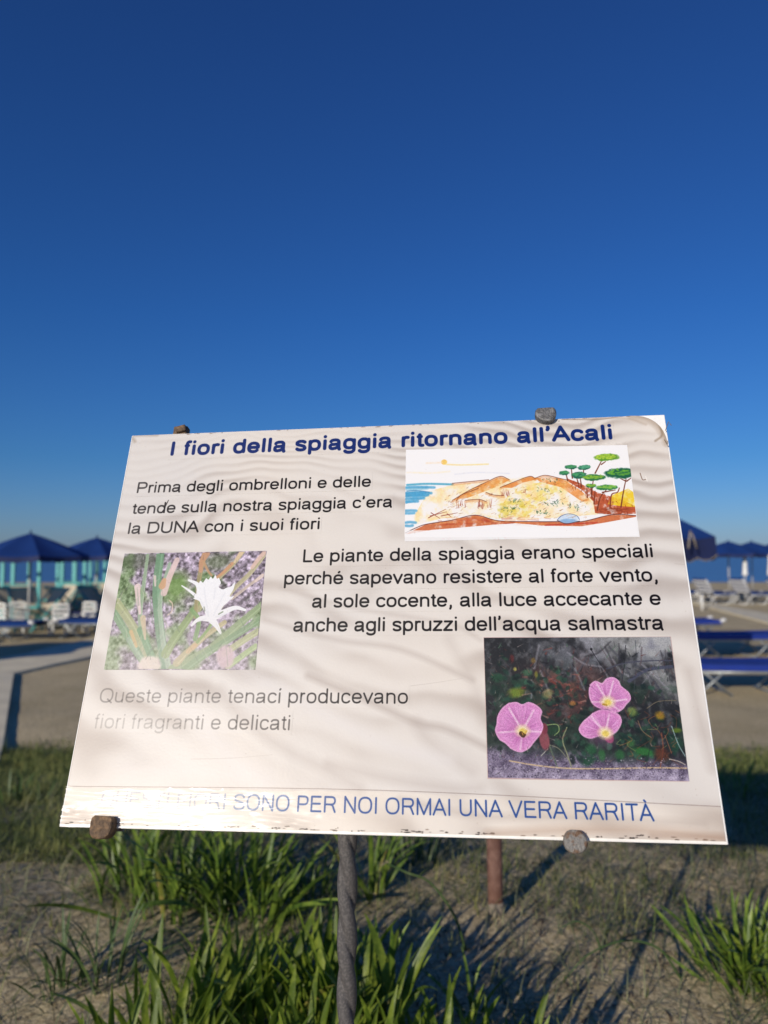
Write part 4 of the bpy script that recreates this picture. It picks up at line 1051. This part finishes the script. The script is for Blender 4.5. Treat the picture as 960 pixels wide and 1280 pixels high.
stalk([tuple(a), (a.x - .05, a.y, a.z + .07), (a.x - .13, a.y, a.z + .09), (a.x - .22, a.y - .02, a.z + .07), (a.x - .28, a.y - .03, a.z + .02)], .0034, 'low arching pale stalk beside the right hand leaf fan')
a = at(752, 1190)
stalk([tuple(a), (a.x - .02, a.y, a.z + .05), (a.x - .06, a.y, a.z + .075), (a.x - .10, a.y, a.z + .06)], .003, 'short hooked stalk in the shade near the lone sprig')

# ------------------------------------------------------------------ beach furniture
M_navy = mat('navy_canvas', (.008, .038, .17), rough=.9, spec=.2, var=.15, vscale=2)
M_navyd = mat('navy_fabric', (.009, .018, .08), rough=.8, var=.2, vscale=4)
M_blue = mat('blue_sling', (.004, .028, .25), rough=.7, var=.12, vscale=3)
M_whpl = mat('white_plastic', (.74, .74, .71), rough=.45, var=.05, vscale=5)
M_alu = mat('grey_tube', (.34, .37, .38), rough=.4, metal=.5, var=.1)
M_teal = mat('teal_paint', (.10, .42, .40), rough=.5, var=.15, vscale=3)
M_cream = mat('cream_canvas', (.62, .54, .40), rough=.8, var=.12, vscale=4, trans=.15)
M_pole = mat('pale_pole', (.50, .49, .45), rough=.5, var=.1)
M_trim = mat('beige_trim', (.30, .26, .21), rough=.85)

def umbrella(x, y, r, apex, eave, label, val=.16, rz=0.2, pole_m=M_pole, trim=False, gap=False, group='navy umbrellas standing on the beach', sag=.05, pn=8, z0=0.0):
    root = tag(empty('beach_umbrella', (x, y, 0), rz), label, 'umbrella', group)
    b_ = MB(); b_.tube([(0, 0, -.2), (0, 0, apex)], .022, n=10); b_.build('pole', pole_m, root, smooth=True)
    b_ = MB(); b_.tube([(0, 0, apex - .02), (0, 0, apex + .02), (0, 0, apex + .07)], .03, n=8, r1=.008); b_.build('finial', M_navyd, root, smooth=True)
    pts = []
    for k in range(pn + 1):
        a = 2 * math.pi * k / pn
        pts.append((math.cos(a), math.sin(a)))
    for k in range(pn):
        vs, fs = [], []
        nr, nc = 6, 6
        for i in range(nr + 1):
            f_ = i / nr
            for j in range(nc + 1):
                t_ = j / nc
                cx_ = pts[k][0] * (1 - t_) + pts[k + 1][0] * t_; cy_ = pts[k][1] * (1 - t_) + pts[k + 1][1] * t_
                inn = 1 - .05 * math.sin(math.pi * t_) * f_
                zz = apex + (eave - apex) * (f_ ** 1.12) - sag * math.sin(math.pi * t_) * f_ * (1 - .35 * f_)
                vs.append((cx_ * r * f_ * inn, cy_ * r * f_ * inn, zz))
        for i in range(nr):
            for j in range(nc): a = i * (nc + 1) + j; fs.append((a, a + 1, a + nc + 2, a + nc + 1))
        b_ = MB(); b_.add(vs, fs); o = b_.build('canopy_panel', M_navy, root, smooth=True)
        # valance of this panel: a hanging flap with a wavy lower edge
        vs, fs, tv = [], [], []
        for j in range(13):
            t_ = j / 12
            cx_ = pts[k][0] * (1 - t_) + pts[k + 1][0] * t_; cy_ = pts[k][1] * (1 - t_) + pts[k + 1][1] * t_
            inn = 1 - .05 * math.sin(math.pi * t_)
            zt = eave - sag * math.sin(math.pi * t_) * .65
            dr = val * (.82 + .18 * abs(math.sin(math.pi * t_ * 3)))
            out = 1.0 + .02 * math.sin(9 * t_ + k)
            vs += [(cx_ * r * inn, cy_ * r * inn, zt), (cx_ * r * inn * out, cy_ * r * inn * out, zt - dr)]
            tv.append(vs[-1])
            if j: fs.append((2 * j - 2, 2 * j, 2 * j + 1, 2 * j - 1))
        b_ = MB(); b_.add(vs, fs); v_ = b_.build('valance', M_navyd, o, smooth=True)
        if trim:
            b_ = MB(); b_.tube(tv, .006, n=5); b_.build('trim', M_trim, o)
        b_ = MB(); b_.tube([(0, 0, apex - .05), (pts[k][0] * r * .55, pts[k][1] * r * .55, apex + (eave - apex) * .52 - .03), (pts[k][0] * r * .99, pts[k][1] * r * .99, eave - .012)], .007, n=5); b_.build('rib', M_alu, root)
    return root

# left group
umbrella(-7.55, 15.8, 1.2, 2.24, 1.76, 'large navy umbrella in front at left, its point just left of the sign', .12, .58)
umbrella(-7.45, 19.2, 1.25, 2.22, 1.75, 'navy umbrella partly hidden by the left edge of the sign', .12, .55)
umbrella(-9.55, 16.4, 1.2, 2.20, 1.74, 'navy umbrella cut off by the left edge of the picture', .10, .5)
umbrella(-9.3, 9.4, 1.25, 2.25, 1.76, 'navy umbrella just outside the picture at left, shading the front loungers', .10, .3)
umbrella(-11.4, 9.8, 1.25, 2.25, 1.76, 'outermost navy umbrella beyond the left picture edge', .10, .6)
# right near umbrella with trimmed flap
u0 = umbrella(3.20, 9.7, 1.08, 2.54, 2.01, 'near dark navy umbrella with fringed valance beside the right edge of the sign', .27, .12, trim=True, sag=.07)
# seam opening of the near umbrella with pale binding
b_ = MB(); fx, fy = 3.22 + .76 - u0.location.x, -.80
b_.tube([(.26, -1.03, 1.86), (.29, -1.01, 2.0), (.31, -.985, 2.07), (.34, -1.0, 2.0), (.39, -.985, 1.86)], .010, n=6); o = b_.build('seam_binding', M_trim, u0, smooth=True)
far = [(12.65, 27.2), (13.9, 28.0), (15.2, 28.6), (11.6, 31.5), (16.6, 30.0)]
FL = ['far navy umbrella second from the sign on the right', 'far navy umbrella over the furled white one at right', 'far navy umbrella at the right edge of the picture', 'far navy umbrella nearest the sign, behind the fringed one', 'rearmost far navy umbrella at the right edge']
for (x, y), lb in zip(far, FL): umbrella(x, y, 1.22, 2.26, 1.80, lb, .12, random.uniform(0, 1), group='far navy umbrellas at right')
# furled white umbrellas
def furled(x, y, label, h0=1.02, h1=1.74):
    root = tag(empty('furled_umbrella', (x, y, 0)), label, 'umbrella', 'furled white umbrellas at right')
    b_ = MB(); b_.tube([(0, 0, -.2), (0, 0, h1 + .05)], .02, n=8); b_.build('pole', M_pole, root, smooth=True)
    b_ = MB(); b_.tube([(0, 0, h0), (0, 0, h0 + .05), (0, 0, h0 + .2), (0.01, 0, h0 + .5), (0, 0, h1)], .11, n=12, r1=.05, twist=.2); b_.build('canopy', M_whpl, root, smooth=True)
furled(12.95, 26.6, 'white furled umbrella left one of two, before the sea'); furled(13.95, 26.8, 'white furled umbrella at the right picture edge')

def lounger(x, y, rz, label, cat='sun lounger', frame=M_alu, pad=M_blue, back=0.0, ends=M_whpl, group='blue sun loungers on the sand', h=.38, L=1.9, thick=.075, wide=.64, legm=None):
    root = tag(empty('sun_lounger', (x, y, gz(x, y)), rz), label, cat, group)
    legm = legm or frame
    hb = .62 if back > 0 else 0      # length of the raised back section
    fl = L - hb
    for sy in (-1, 1):
        b_ = MB(); b_.tube([(0, sy * (wide / 2 - .02), h - thick - .02), (fl, sy * (wide / 2 - .02), h - thick - .02)], .017, n=8); b_.build('side_rail', frame, root, smooth=True)
        if hb:
            b_ = MB(); b_.tube([(fl, sy * wide / 2, h), (fl + hb * math.cos(back), sy * wide / 2, h + hb * math.sin(back))], .017, n=8); b_.build('back_rail', frame, root, smooth=True)
    for lx, dx in ((.28, .22), (.28, -.22), (L - .60, .22), (L - .60, -.22)):
        b_ = MB()
        for sy in (-1, 1): b_.tube([(lx - dx, sy * (wide / 2 - .03), .0), (lx + dx, sy * (wide / 2 - .03), h - .01)], .015, n=6)
        b_.tube([(lx - dx, -(wide / 2 - .03), .02), (lx - dx, wide / 2 - .03, .02)], .013, n=6)
        b_.build('leg', legm, root, smooth=True)
    vs, fs = [], []
    nn = 12
    for i in range(nn + 1):
        x_ = fl * i / nn; sg = .012 * math.sin(math.pi * i / nn)
        for sy in (-1, 0, 1): vs.append((x_, sy * (wide / 2 + .01), h + .012 + (0 if sy else -.02) - sg))
    for i in range(nn): a = i * 3; fs += [(a, a + 3, a + 4, a + 1), (a + 1, a + 4, a + 5, a + 2)]
    k_ = len(vs)
    vs += [(v[0], v[1], v[2] - thick) for v in vs]; fs += [tuple(k_ + q for q in f[::-1]) for f in fs]
    for i in range(nn):
        for e in (0, 2): a = i * 3 + e; fs.append((a, a + k_, a + 3 + k_, a + 3))
    b_ = MB(); b_.add(vs, fs); b_.build('sling', pad, root, smooth=False)
    if hb:
        ca, sa = math.cos(back), math.sin(back)
        b_ = MB(); M_ = Matrix.Rotation(-back, 3, 'Y'); b_.box((fl + hb / 2 * ca, 0, h + .012 + hb / 2 * sa), (hb, wide, thick), M_); b_.build('backrest', pad, root)
        b_ = MB()
        for q in range(4): f_ = .15 + .24 * q; b_.box((fl + hb * f_ * ca + .03 * sa, 0, h + hb * f_ * sa - .03 * ca), (.07, wide * .98, .02), M_)
        b_.build('back_slats', ends, root)
    for ex in (0.0, L if not hb else fl):
        for sy in (-1, 1):
            if ex and hb: continue
            b_ = MB(); b_.tube([(ex - .07, sy * wide / 2, h + .01), (ex - .02, sy * wide / 2, h + .012), (ex + .03, sy * wide / 2, h - .02)], .038, n=10); b_.build('end_cap', ends, root, smooth=True)
    return root
# right, near: three blue loungers lying side on
lounger(3.9, 9.75, 0.0, 'bright blue sun lounger nearest at right, beside the sign edge', h=.40)
lounger(5.3, 13.1, R(4), 'blue sun lounger second from the front at right, white foot cap', h=.40)
lounger(7.08, 15.9, R(180), 'blue sun lounger just past the sign edge with round white cap', h=.40)
lounger(9.3, 13.4, R(176), 'blue sun lounger at the right picture edge behind the nearest one', h=.40)
# right, far: white framed loungers in a row
wl = [(11.25, 27.4, 205), (12.05, 27.9, 150), (12.6, 26.9, 200), (13.2, 27.3, 160), (13.75, 26.6, 200), (14.5, 27.2, 155), (15.0, 26.4, 200)]
ordn = ['first white lounger right of the sign in the far row', 'second white lounger in the far row, dark raised back', 'third white lounger in the far row, legs splayed', 'white lounger under the left furled umbrella', 'white lounger between the two furled umbrellas', 'white lounger below the right furled umbrella', 'last white lounger at the right picture edge']
for (x, y, a), lb in zip(wl, ordn):
    lounger(x, y, R(a), lb, frame=M_whpl, pad=M_navy, back=random.uniform(.7, 1.0), group='white loungers with navy pads far right', h=.40, L=1.75, thick=.05)
# white tables between the far loungers (round top on one leg)
def stool(x, y, label, h=.42, r=.2):
    root = tag(empty('beach_table', (x, y, 0)), label, 'table', 'small white beach tables')
    b_ = MB(); b_.tube([(0, 0, h - .03), (0, 0, h)], r, n=18); b_.build('table_top', M_whpl, root, bevel=.006)
    b_ = MB(); b_.tube([(0, 0, -.05), (0, 0, h - .03)], .035, n=10); b_.build('leg', M_whpl, root, smooth=True)
stool(10.1, 23.6, 'small white table on the sand at the far end of the right path', .5, .06)
# left group: loungers in front, slatted whites and teal chairs behind
lounger(-9.1, 15.5, R(-1), 'navy sun lounger with round white cap standing in front at left', pad=M_navy, h=.40, L=1.95)
lounger(-6.95, 16.1, R(3), 'navy sun lounger partly behind the left sign edge', pad=M_navy, h=.40)
lounger(-10.3, 17.6, R(200), 'navy lounger with raised back at the left picture edge', pad=M_navyd, back=.95, h=.36)
lounger(-7.2, 17.4, R(-12), 'dark navy lounger with raised back near the left sign edge', pad=M_navyd, back=1.0, h=.36, L=1.7)
lounger(-8.0, 18.4, R(-8), 'dark navy lounger with raised back behind the slatted chairs', pad=M_navyd, back=.95, h=.40, L=1.7)

lounger(-8.9, 20.6, R(10), 'rear navy lounger with raised back behind the teal chairs', pad=M_navyd, back=.9, h=.40, L=1.7)
lounger(-8.2, 22.6, R(-170), 'rearmost navy lounger among the tent poles', pad=M_navyd, back=.8, h=.40, L=1.7)
# the rows go on behind the sign board
for x_, y_, lb_ in [(-4.6, 16.2, 'navy umbrella behind the white flower print side of the sign'), (-1.4, 17.0, 'navy umbrella standing straight behind the middle of the sign'), (1.9, 16.4, 'navy umbrella behind the bindweed print side of the sign'), (4.4, 26.5, 'far navy umbrella behind the right part of the sign'), (8.3, 27.0, 'far navy umbrella behind the right margin of the sign')]:
    umbrella(x_, y_, 1.2, 2.15, 1.70, lb_, .12, .4)
for x_, y_, a_, lb_ in [(-4.9, 15.2, 4, 'blue lounger behind the left third of the sign'), (-1.9, 15.8, -3, 'blue lounger behind the middle of the sign'), (1.0, 15.4, 3, 'blue lounger behind the right half of the sign'), (.9, 11.4, 2, 'blue lounger close behind the bindweed print'), (4.3, 25.4, 5, 'far blue lounger behind the dune drawing'), (7.6, 25.9, -4, 'far blue lounger behind the right margin of the sign')]:
    lounger(x_, y_, R(a_), lb_, h=.40)

def slat_chair(x, y, rz, label):
    root = tag(empty('slatted_chair', (x, y, 0), rz), label, 'chair', 'white slatted plastic chairs at left')
    root.scale = (.82, .82, .86)
    for sx in (-.2, .2):
        b_ = MB(); b_.box((sx, .18, .38), (.045, .05, .80)); b_.build('back_post', M_whpl, root, bevel=.008)
        b_ = MB(); b_.box((sx, -.18, .16), (.045, .045, .36)); b_.build('leg', M_whpl, root, bevel=.008)
    for q in range(4):
        b_ = MB(); b_.box((0, .175, .42 + .115 * q), (.36, .025, .06)); b_.build('back_slat', M_whpl, root, bevel=.006)
    b_ = MB(); b_.box((0, 0, .345), (.44, .40, .035)); b_.build('seat', M_whpl, root, bevel=.008)
slat_chair(-7.2, 16.5, R(10), 'white slatted chair behind the lounger, nearest the sign'); slat_chair(-6.9, 17.2, R(-15), 'smaller looking white slatted chair at the sign edge')
slat_chair(-8.75, 16.7, R(-12), 'white slatted chair at far left, wide and bright'); slat_chair(-8.45, 17.1, R(20), 'white slatted chair turned sideways left of centre cap')

def teal_chair(x, y, rz, label, fold=0.0):
    root = tag(empty('deck_chair', (x, y, 0), rz), label, 'deck chair', 'teal framed deck chairs with cream canvas')
    for sx in (-.3, .3):
        b_ = MB(); b_.tube([(sx, -.55, 0), (sx, .45, .95)], .025, n=6); b_.build('long_leg', M_teal, root)
        b_ = MB(); b_.tube([(sx * .9, .5, 0), (sx * .9, -.35, .55)], .025, n=6); b_.build('short_leg', M_teal, root)
    b_ = MB()
    vs, fs = [], []
    for i in range(11):
        t_ = i / 10; yy = -.40 + .85 * t_; zz = .52 + .43 * t_ - .30 * math.sin(math.pi * t_) ** 1.0
        for sx in (-.27, .27): vs.append((sx, yy, zz))
    for i in range(10): fs.append((2 * i, 2 * i + 1, 2 * i + 3, 2 * i + 2))
    b_.add(vs, fs); b_.build('canvas', M_cream, root, smooth=True)
    b_ = MB(); b_.tube([(-.32, .45, .95), (.32, .45, .95)], .03, n=6); b_.build('top_bar', M_teal, root)
    b_ = MB(); b_.tube([(-.32, -.38, .54), (.32, -.38, .54)], .025, n=6); b_.build('front_bar', M_teal, root)
for x, y, a, lb in [(-9.2, 18.2, 60, 'teal deck chair with cream canvas at the left picture edge'), (-8.65, 17.9, 35, 'teal deck chair with cream canvas under the big umbrella pole'), (-8.1, 17.7, -30, 'teal deck chair turned right, behind the slatted chairs'),
                    (-7.5, 19.4, 50, 'teal deck chair behind the dark loungers near the sign'), (-8.9, 20.4, -20, 'rear teal deck chair between the tent poles'), (-9.7, 19.6, 20, 'rear teal deck chair at the left picture edge'), (-8.2, 19.2, 140, 'teal deck chair turned away under the umbrella pole'), (-7.1, 18.6, 75, 'teal deck chair nearest the sign edge'), (-8.3, 21.6, 10, 'rearmost teal deck chair near the sign'), (-9.3, 22.2, 40, 'rearmost teal deck chair farther left')]: teal_chair(x, y, R(a), lb)

def tent(x, y, wx_, dy, label, roof=True):
    root = tag(empty('beach_tent_frame', (x, y, 0)), label, 'tent', 'open beach tents with teal poles')
    for sx in (0, wx_):
        for sy in (0, dy):
            b_ = MB(); b_.box((sx, sy, .85), (.09, .09, 1.75)); b_.build('post', M_teal, root)
    for sy in (0, dy):
        b_ = MB(); b_.box((wx_ / 2, sy, 1.70), (wx_ - .1, .05, .06)); b_.build('beam', M_teal, root)
    b_ = MB()
    vs, fs = [], []
    n_ = 24
    for i in range(n_ + 1):
        xx = wx_ * i / n_
        vs += [(xx, -.06, 1.78), (xx, -.06 - .015 * math.sin(i * 1.9), 1.66 - .03 * abs(math.sin(i * .8)))]
        if i: fs.append((2 * i - 2, 2 * i, 2 * i + 1, 2 * i - 1))
    b_.add(vs, fs); b_.build('valance', M_cream if not roof else M_whpl, root, smooth=True)
    if roof:
        b_ = MB(); b_.box((wx_ / 2, dy / 2, 1.80), (wx_ + .1, dy, .03)); b_.build('roof', M_whpl, root)
tent(-8.75, 21.0, 1.55, 1.6, 'teal posted beach tent with white roof edge left of the sign')
tent(-10.6, 21.2, 1.4, 1.6, 'teal posted beach tent under the big navy umbrella', roof=False)
tent(-12.3, 21.4, 1.3, 1.6, 'teal posted beach tent at the left picture edge', roof=False)
tent(-8.0, 24.5, 1.2, 1.3, 'teal posted beach tent half hidden by the left sign edge', roof=False)
tent(-11.0, 25.0, 1.1, 1.3, 'rear teal posted tent left of the big umbrella pole', roof=False)
tent(-9.6, 26.0, 1.5, 1.6, 'rear teal posted tent seen between the front posts', roof=False)
